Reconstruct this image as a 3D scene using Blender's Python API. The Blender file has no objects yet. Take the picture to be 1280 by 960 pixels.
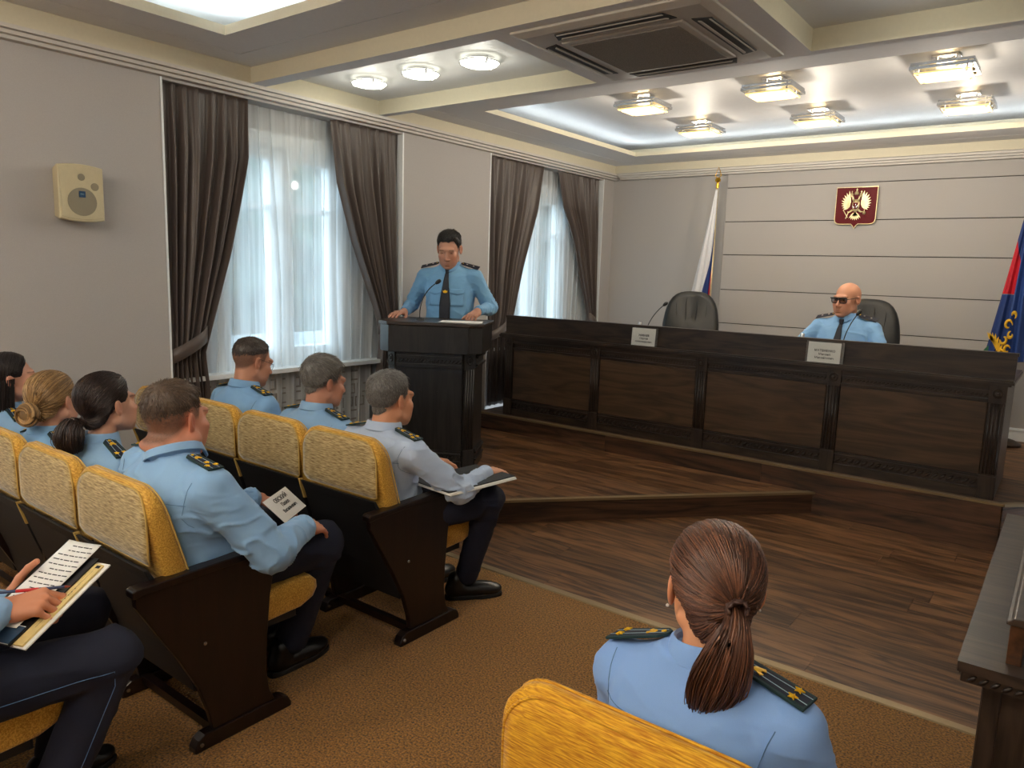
import bpy, bmesh, math, random
import numpy as np
from mathutils import Vector, Matrix
from mathutils.bvhtree import BVHTree

random.seed(7)
RNG = np.random.default_rng(11)
PI = math.pi
SC = bpy.context.scene
COL = SC.collection
V = Vector

# ------------------------------------------------------------------ camera
CAM_H = 1.6
YAW, PITCH, ROLL, FPX = .647829, -.150123, .031543, 926.5
_f = V((-math.sin(YAW) * math.cos(PITCH), math.cos(YAW) * math.cos(PITCH), math.sin(PITCH)))
_r = V((math.cos(YAW), math.sin(YAW), 0))
_u = _r.cross(_f)
_r2 = _r * math.cos(ROLL) + _u * math.sin(ROLL)
_u2 = _u * math.cos(ROLL) - _r * math.sin(ROLL)
cam_data = bpy.data.cameras.new('camera')
cam = bpy.data.objects.new('camera', cam_data)
COL.objects.link(cam)
cam.matrix_world = Matrix(((_r2.x, _u2.x, -_f.x, 0), (_r2.y, _u2.y, -_f.y, 0), (_r2.z, _u2.z, -_f.z, CAM_H), (0, 0, 0, 1)))
cam_data.sensor_fit = 'HORIZONTAL'
cam_data.sensor_width = 36
cam_data.lens = FPX / 1280 * 36
cam_data.clip_start = .02
SC.camera = cam

# ------------------------------------------------------------------ world, daylight, exposure
SKY_COLOR, SKY_STRENGTH = (.76, .89, 1.0), 5.6
LAMP_POWER = 8.0       # each square lamp bulb
ROUND_POWER = 2.2
EXPOSURE = 0.5
world = bpy.data.worlds.new('sky')
SC.world = world
world.use_nodes = True
_bg = world.node_tree.nodes['Background']
_bg.inputs[0].default_value = (*SKY_COLOR, 1)
_bg.inputs[1].default_value = SKY_STRENGTH
for _y in (-.775, 3.3, 6.37):   # window openings guide the sky light in
    _l = bpy.data.lights.new('window_portal', 'AREA')
    _l.shape = 'RECTANGLE'; _l.size = 1.7; _l.size_y = 1.15
    _l.cycles.is_portal = True
    _o = bpy.data.objects.new('window_portal', _l)
    COL.objects.link(_o)
    _o.location = (-4.72, _y, 1.7)
    _o.rotation_euler = (0, -PI / 2, 0)
SC.view_settings.view_transform = 'Standard'
SC.view_settings.look = 'None'
SC.view_settings.exposure = EXPOSURE
SC.view_settings.gamma = 1
SC.view_settings.use_curve_mapping = False
SC.cycles.use_denoising = True
SC.cycles.max_bounces = 8
SC.cycles.diffuse_bounces = 5
SC.cycles.transparent_max_bounces = 16
SC.cycles.caustics_reflective = False
SC.cycles.caustics_refractive = False

# ------------------------------------------------------------------ materials
def srgb(r, g, b):
    c = [x / 255 for x in (r, g, b)]
    return tuple(x / 12.92 if x <= .04045 else ((x + .055) / 1.055) ** 2.4 for x in c)

def new_mat(name):
    m = bpy.data.materials.new(name)
    m.use_nodes = True
    return m, m.node_tree, m.node_tree.nodes['Principled BSDF']

def setp(b, **k):
    names = dict(color='Base Color', rough='Roughness', metal='Metallic', spec='Specular IOR Level', emit='Emission Color',
                 estr='Emission Strength', sheen='Sheen Weight', coat='Coat Weight', trans='Transmission Weight', alpha='Alpha',
                 ior='IOR', srough='Sheen Roughness', crough='Coat Roughness', sss='Subsurface Weight')
    for a, v in k.items():
        s = b.inputs[names[a]]
        s.default_value = (*v, 1) if (isinstance(v, tuple) and len(v) == 3) else v

def node(nt, kind, **k):
    n = nt.nodes.new(kind)
    for a, v in k.items():
        setattr(n, a, v)
    return n

def plain(name, color, rough=.5, var=.06, scale=40, bump=0, coord='Object', stretch=(1, 1, 1), **k):
    """principled material whose colour and relief vary with procedural noise"""
    m, nt, b = new_mat(name)
    setp(b, color=color, rough=rough, **k)
    tc = node(nt, 'ShaderNodeTexCoord'); mp = node(nt, 'ShaderNodeMapping'); nz = node(nt, 'ShaderNodeTexNoise')
    mp.inputs['Scale'].default_value = stretch
    nt.links.new(tc.outputs[coord], mp.inputs[0]); nt.links.new(mp.outputs[0], nz.inputs['Vector'])
    nz.inputs['Scale'].default_value = scale; nz.inputs['Detail'].default_value = 4
    if var:
        r = node(nt, 'ShaderNodeValToRGB')
        e = r.color_ramp.elements
        e[0].position, e[1].position = .3, .7
        e[0].color = (*[max(0, c * (1 - var)) for c in color], 1)
        e[1].color = (*[min(1, c * (1 + var)) for c in color], 1)
        nt.links.new(nz.outputs['Fac'], r.inputs[0]); nt.links.new(r.outputs[0], b.inputs['Base Color'])
    if bump:
        bp = node(nt, 'ShaderNodeBump'); bp.inputs['Strength'].default_value = bump; bp.inputs['Distance'].default_value = .01
        nt.links.new(nz.outputs['Fac'], bp.inputs['Height']); nt.links.new(bp.outputs[0], b.inputs['Normal'])
    return m

def wood(name, dark, light, rough=.4, scale=1.0, along=0, bump=.15, randomize=True, coat=0.0, spec=.5):
    """long grain wood: distorted bands stretched along one axis, an offset per object"""
    m, nt, b = new_mat(name)
    setp(b, rough=rough, coat=coat, spec=spec)
    tc = node(nt, 'ShaderNodeTexCoord'); mp = node(nt, 'ShaderNodeMapping')
    s = [9.0 * scale] * 3; s[along] = 1.1 * scale
    mp.inputs['Scale'].default_value = s
    src = tc.outputs['Object']
    oi = node(nt, 'ShaderNodeObjectInfo')
    if randomize:
        mul = node(nt, 'ShaderNodeVectorMath', operation='MULTIPLY_ADD')
        mul.inputs[1].default_value = (1, 1, 1)
        sc = node(nt, 'ShaderNodeVectorMath', operation='SCALE'); sc.inputs[0].default_value = (37, 23, 19)
        nt.links.new(oi.outputs['Random'], sc.inputs['Scale'])
        nt.links.new(src, mul.inputs[0]); nt.links.new(sc.outputs[0], mul.inputs[2])
        src = mul.outputs[0]
    nt.links.new(src, mp.inputs[0])
    n1 = node(nt, 'ShaderNodeTexNoise'); n1.inputs['Scale'].default_value = 1.0; n1.inputs['Detail'].default_value = 3; n1.inputs['Distortion'].default_value = .6
    nt.links.new(mp.outputs[0], n1.inputs['Vector'])
    mm = node(nt, 'ShaderNodeMath', operation='MULTIPLY'); mm.inputs[1].default_value = 9
    fr = node(nt, 'ShaderNodeMath', operation='PINGPONG'); fr.inputs[1].default_value = 1
    nt.links.new(n1.outputs['Fac'], mm.inputs[0]); nt.links.new(mm.outputs[0], fr.inputs[0])
    mp2 = node(nt, 'ShaderNodeMapping'); s2 = [160.0 * scale] * 3; s2[along] = 7 * scale; mp2.inputs['Scale'].default_value = s2
    nt.links.new(src, mp2.inputs[0])
    n2 = node(nt, 'ShaderNodeTexNoise'); n2.inputs['Scale'].default_value = 1; n2.inputs['Detail'].default_value = 3
    nt.links.new(mp2.outputs[0], n2.inputs['Vector'])
    mx = node(nt, 'ShaderNodeMix'); mx.inputs[0].default_value = .5
    nt.links.new(fr.outputs[0], mx.inputs[2]); nt.links.new(n2.outputs['Fac'], mx.inputs[3])
    rp = node(nt, 'ShaderNodeValToRGB'); e = rp.color_ramp.elements
    e[0].position, e[1].position = .22, .78
    e[0].color = (*dark, 1); e[1].color = (*light, 1)
    nt.links.new(mx.outputs[0], rp.inputs[0])
    hs = node(nt, 'ShaderNodeHueSaturation')
    if randomize:
        mr = node(nt, 'ShaderNodeMapRange'); mr.inputs[3].default_value = .72; mr.inputs[4].default_value = 1.3
        nt.links.new(oi.outputs['Random'], mr.inputs[0]); nt.links.new(mr.outputs[0], hs.inputs['Value'])
    nt.links.new(rp.outputs[0], hs.inputs['Color']); nt.links.new(hs.outputs[0], b.inputs['Base Color'])
    if bump:
        bp = node(nt, 'ShaderNodeBump'); bp.inputs['Strength'].default_value = bump; bp.inputs['Distance'].default_value = .004
        nt.links.new(mx.outputs[0], bp.inputs['Height']); nt.links.new(bp.outputs[0], b.inputs['Normal'])
    return m

def attr_mat(name, rough=.5, attr='Col', **k):
    m, nt, b = new_mat(name)
    setp(b, rough=rough, **k)
    a = node(nt, 'ShaderNodeAttribute', attribute_name=attr)
    nt.links.new(a.outputs['Color'], b.inputs['Base Color'])
    return m

def emis(name, color, strength):
    m, nt, b = new_mat(name)
    setp(b, color=color, emit=color, estr=strength, rough=.4)
    return m

def streaky(name, a, b_, rough=.75, scale=(14, 160, 160), sheen=.5, thr=(.35, .65)):
    """chenille seat fabric: short broken horizontal streaks"""
    m, nt, b = new_mat(name)
    setp(b, rough=rough, sheen=sheen, srough=.35)
    tc = node(nt, 'ShaderNodeTexCoord'); mp = node(nt, 'ShaderNodeMapping'); mp.inputs['Scale'].default_value = scale
    nz = node(nt, 'ShaderNodeTexNoise'); nz.inputs['Scale'].default_value = 1; nz.inputs['Detail'].default_value = 3
    nt.links.new(tc.outputs['Object'], mp.inputs[0]); nt.links.new(mp.outputs[0], nz.inputs['Vector'])
    r = node(nt, 'ShaderNodeValToRGB'); e = r.color_ramp.elements
    e[0].position, e[1].position = thr
    e[0].color = (*a, 1); e[1].color = (*b_, 1)
    nt.links.new(nz.outputs['Fac'], r.inputs[0]); nt.links.new(r.outputs[0], b.inputs['Base Color'])
    bp = node(nt, 'ShaderNodeBump'); bp.inputs['Strength'].default_value = .35; bp.inputs['Distance'].default_value = .006
    nt.links.new(nz.outputs['Fac'], bp.inputs['Height']); nt.links.new(bp.outputs[0], b.inputs['Normal'])
    return m

M = {}
M['wall'] = plain('wall_paint', srgb(176, 172, 169), .85, .03, 220, .06)
M['wall_back'] = plain('back_wall_paint', srgb(172, 168, 164), .8, .03, 200, .05)
M['joint'] = plain('panel_joint', srgb(70, 66, 62), .9)
M['soffit'] = plain('ceiling_white', srgb(224, 222, 220), .8, .02, 60)
M['cream'] = plain('warm_lamp_tint', srgb(206, 198, 174), .7, .02, 60)  # white ceiling paint, the warmth of the lamps mixed into its colour
M['coffer'] = plain('coffer_ceiling', srgb(205, 204, 202), .55, .02, 60)
M['stretch'] = plain('satin_ceiling', srgb(150, 147, 144), .55, .02, 30, spec=.15)
M['cornice'] = plain('cornice_grey', srgb(198, 193, 186), .7, .02, 60)
M['white'] = plain('white_plastic', srgb(225, 228, 228), .45, .02)
M['sill'] = plain('sill_white', srgb(230, 234, 236), .35, .02)
M['wenge'] = wood('dark_wenge', srgb(34, 27, 23), srgb(66, 52, 42), .34, 1.2, 0, .08, False)
M['wenge_v'] = wood('dark_wenge_upright', srgb(34, 27, 23), srgb(64, 50, 41), .34, 1.2, 2, .08, False)
M['desk_panel'] = wood('desk_veneer', srgb(60, 44, 31), srgb(90, 68, 48), .38, .9, 0, .05, False)
M['lectern_wood'] = wood('lectern_stain', srgb(26, 25, 25), srgb(46, 43, 41), .32, 1.2, 2, .06, False)
M['plank'] = wood('floor_plank', srgb(52, 34, 22), srgb(124, 88, 58), .38, 1.0, 0, .25, True, 0, .3)
M['riser'] = wood('riser_plank', srgb(40, 27, 19), srgb(96, 66, 46), .4, .8, 0, .3, True)
M['gap'] = plain('joint_dark', srgb(24, 17, 13), .9)
M['nosing'] = plain('nosing_bronze', srgb(150, 130, 98), .35, .04, 80, metal=.55)
M['carpet'] = plain('carpet_pile', srgb(140, 97, 40), .95, .85, 130, 1.0, sheen=.1)
M['side_board'] = wood('seat_side_board', srgb(18, 10, 9), srgb(32, 18, 15), .3, 1.3, 2, .05, False)
M['black_panel'] = plain('seat_shell_black', srgb(20, 20, 22), .55, .1, 120)
M['fabric'] = streaky('golden_chenille', srgb(176, 122, 28), srgb(226, 178, 74), .75, (24, 230, 230))
M['fabric_back'] = streaky('sheen_tint_back_weave', srgb(136, 108, 62), srgb(206, 182, 130), .8, (28, 240, 240), .6)  # same golden cloth, window sheen on the nap painted as a paler tone
M['fabric_gold'] = streaky('bright_gold_chenille', srgb(186, 118, 6), srgb(236, 180, 40), .8, (32, 360, 360), .25)
M['piping'] = plain('seat_piping', srgb(196, 160, 86), .8)
M['curtain'] = plain('taupe_satin', srgb(84, 73, 68), .42, .05, 400, .05, sheen=.3)
M['steel'] = plain('brushed_steel', srgb(170, 172, 175), .25, .04, metal=.9)
M['chrome'] = plain('chrome', srgb(220, 220, 222), .12, .02, metal=1.0)
M['gold'] = plain('gilt', srgb(220, 170, 50), .28, .06, metal=.9)
M['gold_paint'] = plain('gold_thread', srgb(226, 178, 40), .45, .1, metal=.2)
M['pale_gold'] = plain('pale_gilt', srgb(226, 208, 160), .3, .08, metal=.6)
M['crimson'] = plain('crimson_enamel', srgb(92, 8, 16), .45, .04, spec=.15)
M['leather'] = plain('black_leather', srgb(20, 22, 23), .5, .1, 300, .12)
M['black'] = plain('black_plastic', srgb(18, 18, 20), .4, .05)
M['darkmetal'] = plain('dark_metal', srgb(40, 40, 42), .3, .05, metal=.6)
M['paper'] = plain('paper_white', srgb(240, 238, 232), .8, .02, 200)
M['cream_paper'] = plain('paper_cream', srgb(222, 196, 130), .8, .05, 100)
M['ink'] = plain('ink_black', srgb(24, 24, 28), .8, 0)
M['spk_body'] = plain('speaker_plastic', srgb(196, 184, 150), .5, .03)
M['spk_grille'] = plain('speaker_grille', srgb(140, 132, 112), .7, .2, 900)
M['blue_badge'] = plain('badge_blue', srgb(10, 60, 100), .4)
M['badge_text'] = plain('badge_print', srgb(150, 190, 205), .5, 0)
M['ac'] = plain('aircon_plastic', srgb(186, 178, 166), .5, .02)
M['ac_dark'] = plain('aircon_slot', srgb(40, 38, 36), .6)
M['grille'] = plain('aircon_grille', srgb(140, 132, 122), .7, .3, 300)
M['radiator'] = plain('radiator_cover', srgb(196, 190, 184), .7, .03)
M['radiator_dark'] = plain('radiator_relief', srgb(150, 146, 142), .8, .03)
M['flag_white'] = plain('flag_white', srgb(212, 212, 214), .6, .03)
M['flag_blue'] = plain('flag_blue', srgb(24, 52, 112), .6, .05)
M['flag_royal'] = plain('flag_royal', srgb(40, 72, 140), .6, .05)
M['flag_red'] = plain('flag_red', srgb(190, 12, 36), .6, .05)
M['flag_gold'] = plain('flag_gold', srgb(226, 176, 30), .6, .08)
M['flag_green'] = plain('flag_green', srgb(30, 92, 60), .6, .08)
M['diffuser'] = emis('lamp_glass_warm', (1.0, .70, .24), .62)
M['diffuser_core'] = emis('lamp_core', (1.0, .92, .7), 14)
M['round_glass'] = emis('lamp_glass_round', (1.0, 1.0, .86), 2.2)
M['led'] = emis('led_strip', (.78, .91, 1.0), 22)

def sheer_mat():
    m = bpy.data.materials.new('sheer_voile'); m.use_nodes = True
    nt = m.node_tree; nt.nodes.clear()
    out = node(nt, 'ShaderNodeOutputMaterial'); tr = node(nt, 'ShaderNodeBsdfTransparent'); tl = node(nt, 'ShaderNodeBsdfTranslucent'); df = node(nt, 'ShaderNodeBsdfDiffuse')
    tl.inputs[0].default_value = (.92, .95, .97, 1); df.inputs[0].default_value = (.9, .92, .93, 1); tr.inputs[0].default_value = (.95, .98, 1, 1)
    a = node(nt, 'ShaderNodeMixShader'); a.inputs[0].default_value = .45
    nt.links.new(tl.outputs[0], a.inputs[1]); nt.links.new(df.outputs[0], a.inputs[2])
    tc = node(nt, 'ShaderNodeTexCoord'); mp = node(nt, 'ShaderNodeMapping'); mp.inputs['Scale'].default_value = (0, 26, .4)
    nz = node(nt, 'ShaderNodeTexNoise'); nz.inputs['Scale'].default_value = 1; nz.inputs['Detail'].default_value = 3
    nt.links.new(tc.outputs['Object'], mp.inputs[0]); nt.links.new(mp.outputs[0], nz.inputs[0])
    mr = node(nt, 'ShaderNodeMapRange'); mr.inputs[1].default_value = .3; mr.inputs[2].default_value = .7; mr.inputs[3].default_value = .44; mr.inputs[4].default_value = .80
    nt.links.new(nz.outputs['Fac'], mr.inputs[0])
    b = node(nt, 'ShaderNodeMixShader')
    nt.links.new(mr.outputs[0], b.inputs[0]); nt.links.new(tr.outputs[0], b.inputs[1]); nt.links.new(a.outputs[0], b.inputs[2])
    nt.links.new(b.outputs[0], out.inputs[0])
    return m
M['sheer'] = sheer_mat()

def glass_mat(name, tint=(.92, .97, .98), refl=.08):
    m = bpy.data.materials.new(name); m.use_nodes = True
    nt = m.node_tree; nt.nodes.clear()
    out = node(nt, 'ShaderNodeOutputMaterial'); tr = node(nt, 'ShaderNodeBsdfTransparent'); gl = node(nt, 'ShaderNodeBsdfGlossy'); mx = node(nt, 'ShaderNodeMixShader')
    tr.inputs[0].default_value = (*tint, 1); gl.inputs['Roughness'].default_value = .03; mx.inputs[0].default_value = refl
    nt.links.new(tr.outputs[0], mx.inputs[1]); nt.links.new(gl.outputs[0], mx.inputs[2]); nt.links.new(mx.outputs[0], out.inputs[0])
    return m
M['pane'] = glass_mat('window_glass')
M['acrylic'] = glass_mat('clear_acrylic', (.96, .97, .97), .06)
M['lens_dark'] = glass_mat('smoked_lens', (.5, .46, .46), .1)
M['lens'] = glass_mat('clear_lens', (.9, .92, .94), .15)

# ------------------------------------------------------------------ mesh building helpers
class MB:
    def __init__(s):
        s.v = []; s.f = []; s.mi = []
    def add(s, vs, fs, mi=0):
        o = len(s.v); s.v.extend([tuple(p) for p in vs]); s.f.extend([tuple(i + o for i in f) for f in fs]); s.mi.extend([mi] * len(fs)); return s
    def box(s, x0, y0, z0, x1, y1, z1, mi=0, side=None):
        vs = [(x0, y0, z0), (x1, y0, z0), (x1, y1, z0), (x0, y1, z0), (x0, y0, z1), (x1, y0, z1), (x1, y1, z1), (x0, y1, z1)]
        s.add(vs, [(3, 2, 1, 0), (4, 5, 6, 7)], mi)
        s.add(vs, [(0, 1, 5, 4), (1, 2, 6, 5), (2, 3, 7, 6), (3, 0, 4, 7)], mi if side is None else side); return s
    def prism(s, poly, a, b, axis='z', mi=0):
        """polygon in the two other axes, extruded from a to b along axis"""
        def P(p, t):
            return {'z': (p[0], p[1], t), 'y': (p[0], t, p[1]), 'x': (t, p[0], p[1])}[axis]
        n = len(poly); vs = [P(p, a) for p in poly] + [P(p, b) for p in poly]
        fs = [tuple(range(n))[::-1], tuple(range(n, 2 * n))] + [(i, (i + 1) % n, n + (i + 1) % n, n + i) for i in range(n)]
        return s.add(vs, fs, mi)
    def tube(s, pts, r, n=8, mi=0, closed=False):
        pts = [V(p) for p in pts]; k = len(pts); rs = r if isinstance(r, (list, tuple)) else [r] * k
        vs = []; up = None
        for i, p in enumerate(pts):
            t = (pts[(i + 1) % k] - pts[i - 1]) if closed else (pts[min(i + 1, k - 1)] - pts[max(i - 1, 0)])
            t.normalize()
            if up is None:
                up = V((0, 0, 1)) if abs(t.z) < .9 else V((1, 0, 0))
            a = (up - t * up.dot(t)).normalized(); b = t.cross(a); up = a
            vs += [p + (a * math.cos(q) + b * math.sin(q)) * rs[i] for q in (2 * PI * j / n for j in range(n))]
        fs = []
        for i in range(k if closed else k - 1):
            for j in range(n):
                fs.append((i * n + j, i * n + (j + 1) % n, ((i + 1) % k) * n + (j + 1) % n, ((i + 1) % k) * n + j))
        if not closed:
            fs += [tuple(range(n))[::-1], tuple(range((k - 1) * n, k * n))]
        return s.add(vs, fs, mi)
    def lathe(s, prof, n=24, c=(0, 0, 0), mi=0, axis='z'):
        vs = []; c = V(c)
        for r, z in prof:
            for j in range(n):
                q = 2 * PI * j / n; p = (r * math.cos(q), r * math.sin(q), z)
                if axis == 'x': p = (p[2], p[0], p[1])
                if axis == 'y': p = (p[0], p[2], p[1])
                vs.append(c + V(p))
        k = len(prof)
        fs = [(i * n + j, i * n + (j + 1) % n, (i + 1) * n + (j + 1) % n, (i + 1) * n + j) for i in range(k - 1) for j in range(n)]
        fs += [tuple(range(n))[::-1], tuple(range((k - 1) * n, k * n))]
        return s.add(vs, fs, mi)
    def loft(s, rings, mi=0, cap=True, closed=True):
        n = len(rings[0]); vs = [p for r in rings for p in r]; k = len(rings)
        m = n if closed else n - 1
        fs = [(i * n + j, i * n + (j + 1) % n, (i + 1) * n + (j + 1) % n, (i + 1) * n + j) for i in range(k - 1) for j in range(m)]
        if cap: fs += [tuple(range(n))[::-1], tuple(range((k - 1) * n, k * n))]
        return s.add(vs, fs, mi)
    def xf(s, mat):
        s.v = [tuple(mat @ V(p)) for p in s.v]; return s

def link(o, parent=None):
    COL.objects.link(o)
    if parent is not None: o.parent = parent
    return o

def mk(name, mb, mat, parent=None, bevel=0, smooth=False, seg=2, loc=None, angle=35, fixn=True):
    me = bpy.data.meshes.new(name)
    me.from_pydata(mb.v, [], mb.f)
    mats = mat if isinstance(mat, (list, tuple)) else [mat]
    for m in mats: me.materials.append(m)
    if len(mats) > 1: me.polygons.foreach_set('material_index', mb.mi)
    if fixn:
        bm = bmesh.new(); bm.from_mesh(me); bmesh.ops.recalc_face_normals(bm, faces=bm.faces); bm.to_mesh(me); bm.free()
    if smooth is True: me.shade_smooth()
    o = link(bpy.data.objects.new(name, me), parent)
    if loc is not None: o.location = loc
    if bevel:
        b = o.modifiers.new('bevel', 'BEVEL'); b.width = bevel; b.segments = seg; b.limit_method = 'ANGLE'; b.angle_limit = math.radians(angle)
        if smooth != False or seg > 2: me.shade_smooth()
    if smooth == 'auto':
        me.shade_smooth(); me.set_sharp_from_angle(angle=math.radians(40))
    return o

def mesh_np(name, verts, quads, mat, parent=None, col=None, smooth=True, tris=False):
    """fast mesh from numpy arrays, optional per-vertex colour attribute Col"""
    n = 3 if tris else 4
    me = bpy.data.meshes.new(name)
    me.vertices.add(len(verts)); me.vertices.foreach_set('co', np.asarray(verts, np.float32).ravel())
    q = np.asarray(quads, np.int32); me.loops.add(q.size); me.loops.foreach_set('vertex_index', q.ravel())
    me.polygons.add(len(q)); me.polygons.foreach_set('loop_start', np.arange(0, q.size, n, dtype=np.int32))
    me.update(calc_edges=True); me.validate()
    if mat is not None:
        for m in (mat if isinstance(mat, (list, tuple)) else [mat]): me.materials.append(m)
    if smooth: me.shade_smooth()
    if col is not None:
        a = me.attributes.new('Col', 'FLOAT_COLOR', 'POINT')
        a.data.foreach_set('color', np.concatenate([col, np.ones((len(col), 1))], 1).astype(np.float32).ravel())
    return link(bpy.data.objects.new(name, me), parent)

def thing(name, label, cat, loc=(0, 0, 0), rz=0, group=None):
    o = bpy.data.objects.new(name, None); COL.objects.link(o)
    o.empty_display_size = .1
    o.location = loc; o.rotation_euler = (0, 0, rz); o['label'] = label; o['category'] = cat
    if group: o['group'] = group
    return o

def tag(o, label, cat, group=None):
    o['label'] = label; o['category'] = cat
    if group: o['group'] = group
    return o

def struct(o):
    o['kind'] = 'structure'; return o

def text_mesh(name, body, size, mat, parent, mw, align='CENTER', depth=.0004, shear=0, bold=0):
    c = bpy.data.curves.new(name, 'FONT'); c.body = body; c.size = size; c.align_x = align; c.align_y = 'CENTER'; c.extrude = depth; c.shear = shear; c.offset = bold
    c.resolution_u = 2
    t = bpy.data.objects.new(name, c); COL.objects.link(t)
    dg = bpy.context.evaluated_depsgraph_get(); me = bpy.data.meshes.new_from_object(t.evaluated_get(dg))
    bpy.data.objects.remove(t); me.materials.clear(); me.materials.append(mat)
    o = link(bpy.data.objects.new(name, me), parent); o.matrix_local = mw
    return o

def frame_m(o, x, y):
    """matrix with origin o, local x and y directions"""
    x = V(x).normalized(); z = x.cross(V(y)).normalized(); y = z.cross(x)
    return Matrix(((x.x, y.x, z.x, o[0]), (x.y, y.y, z.y, o[1]), (x.z, y.z, z.z, o[2]), (0, 0, 0, 1)))

def clip_rect(x0, y0, x1, y1, poly):
    """axis rectangle clipped by a convex counter-clockwise polygon"""
    out = [(x0, y0), (x1, y0), (x1, y1), (x0, y1)]
    n = len(poly)
    for i in range(n):
        a, b = poly[i], poly[(i + 1) % n]
        def side(p): return (b[0] - a[0]) * (p[1] - a[1]) - (b[1] - a[1]) * (p[0] - a[0])
        inp, out = out, []
        for j in range(len(inp)):
            p, q = inp[j], inp[(j + 1) % len(inp)]; sp, sq = side(p), side(q)
            if sp >= 0: out.append(p)
            if sp * sq < 0:
                t = sp / (sp - sq); out.append((p[0] + (q[0] - p[0]) * t, p[1] + (q[1] - p[1]) * t))
        if not out: return []
    return out
# ------------------------------------------------------------------ the room shell
XL, XR, YF, YB = -4.38, .78, -3.0, 7.6
ZS = 2.71                                  # soffit level of the ceiling beams
def sbox(name, mat, *b, parent=None, bevel=0):
    mb = MB(); mb.box(*b); return struct(mk(name, mb, mat, parent, bevel)) if parent is None else mk(name, mb, mat, parent, bevel)

sbox('floor', M['carpet'], XL - .3, YF, -.1, XR + .1, 3.0, 0)
# wall with two full-height window niches
VIS = [(2.32, 4.275, 2.76, 3.83), (5.36, 7.375, 5.84, 6.91)]
NICHES = [(-1.75, .2, -1.31, -.24)] + VIS      # one more window behind the camera lights the seats
mb = MB(); y = YF
for a, b, wa, wb in NICHES:
    mb.box(XL - .34, y, -.1, XL, a, 3.05)
    mb.box(XL - .34, a, 2.64, XL, b, 3.05)                       # lintel above the curtain recess
    mb.box(XL - .34, a, -.1, XL - .22, wa, 2.64); mb.box(XL - .34, wb, -.1, XL - .22, b, 2.64)
    mb.box(XL - .34, wa, -.1, XL - .22, wb, .86); mb.box(XL - .34, wa, 2.50, XL - .22, wb, 2.64)
    y = b
mb.box(XL - .34, y, -.1, XL, YB, 3.05)
struct(mk('wall_left', mb, M['wall']))
wb_ = sbox('wall_back', M['wall_back'], XL, YB, -.1, XR, YB + .15, 3.05)
sbox('wall_right', M['wall'], XR, YF, -.1, XR + .15, YB, 3.05)
sbox('wall_front', M['wall'], XL, YF - .15, -.1, XR, YF, 3.05)
# white reveal strips at the niche edges
t = 1
for a, b, wa, wb in NICHES:
    for e, s in ((a, 1), (b, -1)):
        sbox('trim_%d' % t, M['sill'], XL - .215, min(e, e + s * .012), .0, XL + .004, max(e, e + s * .012), 2.66); t += 1
# grooved panels on the back wall
PX0, PX1 = -3.03, -.42
tops = [2.52, 2.18, 1.845, 1.487, 1.138, .79, .445]
mb = MB(); mb.box(PX0, YB - .012, .3, PX1, YB, 2.66); mk('backing', mb, M['joint'], wb_)
edges = [2.66] + tops + [.3]
for k in range(len(edges) - 1):
    mb = MB(); mb.box(PX0, YB - .03, edges[k + 1] + .004, PX1, YB - .012, edges[k] - .004)
    mk('panel', mb, M['wall_back'], wb_, .004)
mb = MB(); mb.box(PX1, YB - .014, .30, XR, YB, .385); mb.box(PX1, YB - .02, .385, XR, YB, .40); mb.box(PX1, YB - .009, .40, XR, YB, .41)
struct(mk('baseboard_back', mb, M['white']))
mb = MB(); mb.box(XL, .2, 0, XL + .014, VIS[0][0], .09); struct(mk('baseboard_left', mb, M['wenge']))

# ---------------------------------------------------------------- windows
for k, (a, b, wa, wb) in enumerate(VIS + NICHES[:1]):
    fr = MB(); X0, X1 = XL - .30, XL - .235
    c = (wa + wb) / 2
    for y0, y1, z0, z1 in ((wa, wb, .86, .93), (wa, wb, 2.43, 2.5), (wa, wa + .06, .93, 2.43), (wb - .06, wb, .93, 2.43), (c - .035, c + .035, .93, 2.43)):
        fr.box(X0, y0, z0, X1, y1, z1)
    w = struct(mk('window_%d' % (k + 1), fr, M['white'], None, .006))
    for s0, s1 in ((wa + .06, c - .035), (c + .035, wb - .06)):
        sash = MB()
        for y0, y1, z0, z1 in ((s0, s1, .93, 1.0), (s0, s1, 2.32, 2.43), (s0, s0 + .055, 1.0, 2.32), (s1 - .055, s1, 1.0, 2.32)):
            sash.box(X0 - .01, y0, z0, X1 + .015, y1, z1)
        so = mk('sash', sash, M['white'], w, .006)
        bar = MB(); bar.box(X0 + .01, s0 + .055, 1.975, X1 - .005, s1 - .055, 2.015); mk('glazing_bar', bar, M['white'], so, .004)
        for z0, z1 in ((1.0, 1.975), (2.015, 2.32)):
            p = MB(); p.box(X0 + .025, s0 + .055, z0, X0 + .031, s1 - .055, z1); mk('pane', p, M['pane'], so)
        h = MB(); yy_ = s1 - .03 if s0 < c - .1 else s0 + .03
        h.box(X1 + .015, yy_ - .01, 1.52, X1 + .03, yy_ + .01, 1.58); h.box(X1 + .03, yy_ - .008, 1.44, X1 + .042, yy_ + .008, 1.56)
        mk('window_handle', h, M['white'], so, .003)
    bl = MB(); bl.box(X1, wa - .02, 2.4, X1 + .055, wb + .02, 2.5); mk('blind_cassette', bl, M['sill'], w, .008)
    sl = MB(); sl.box(XL - .235, a + .02, .845, XL - .03, b - .02, .875); struct(mk('trim_%d' % t, sl, M['sill'], None, .008)); t += 1

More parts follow.
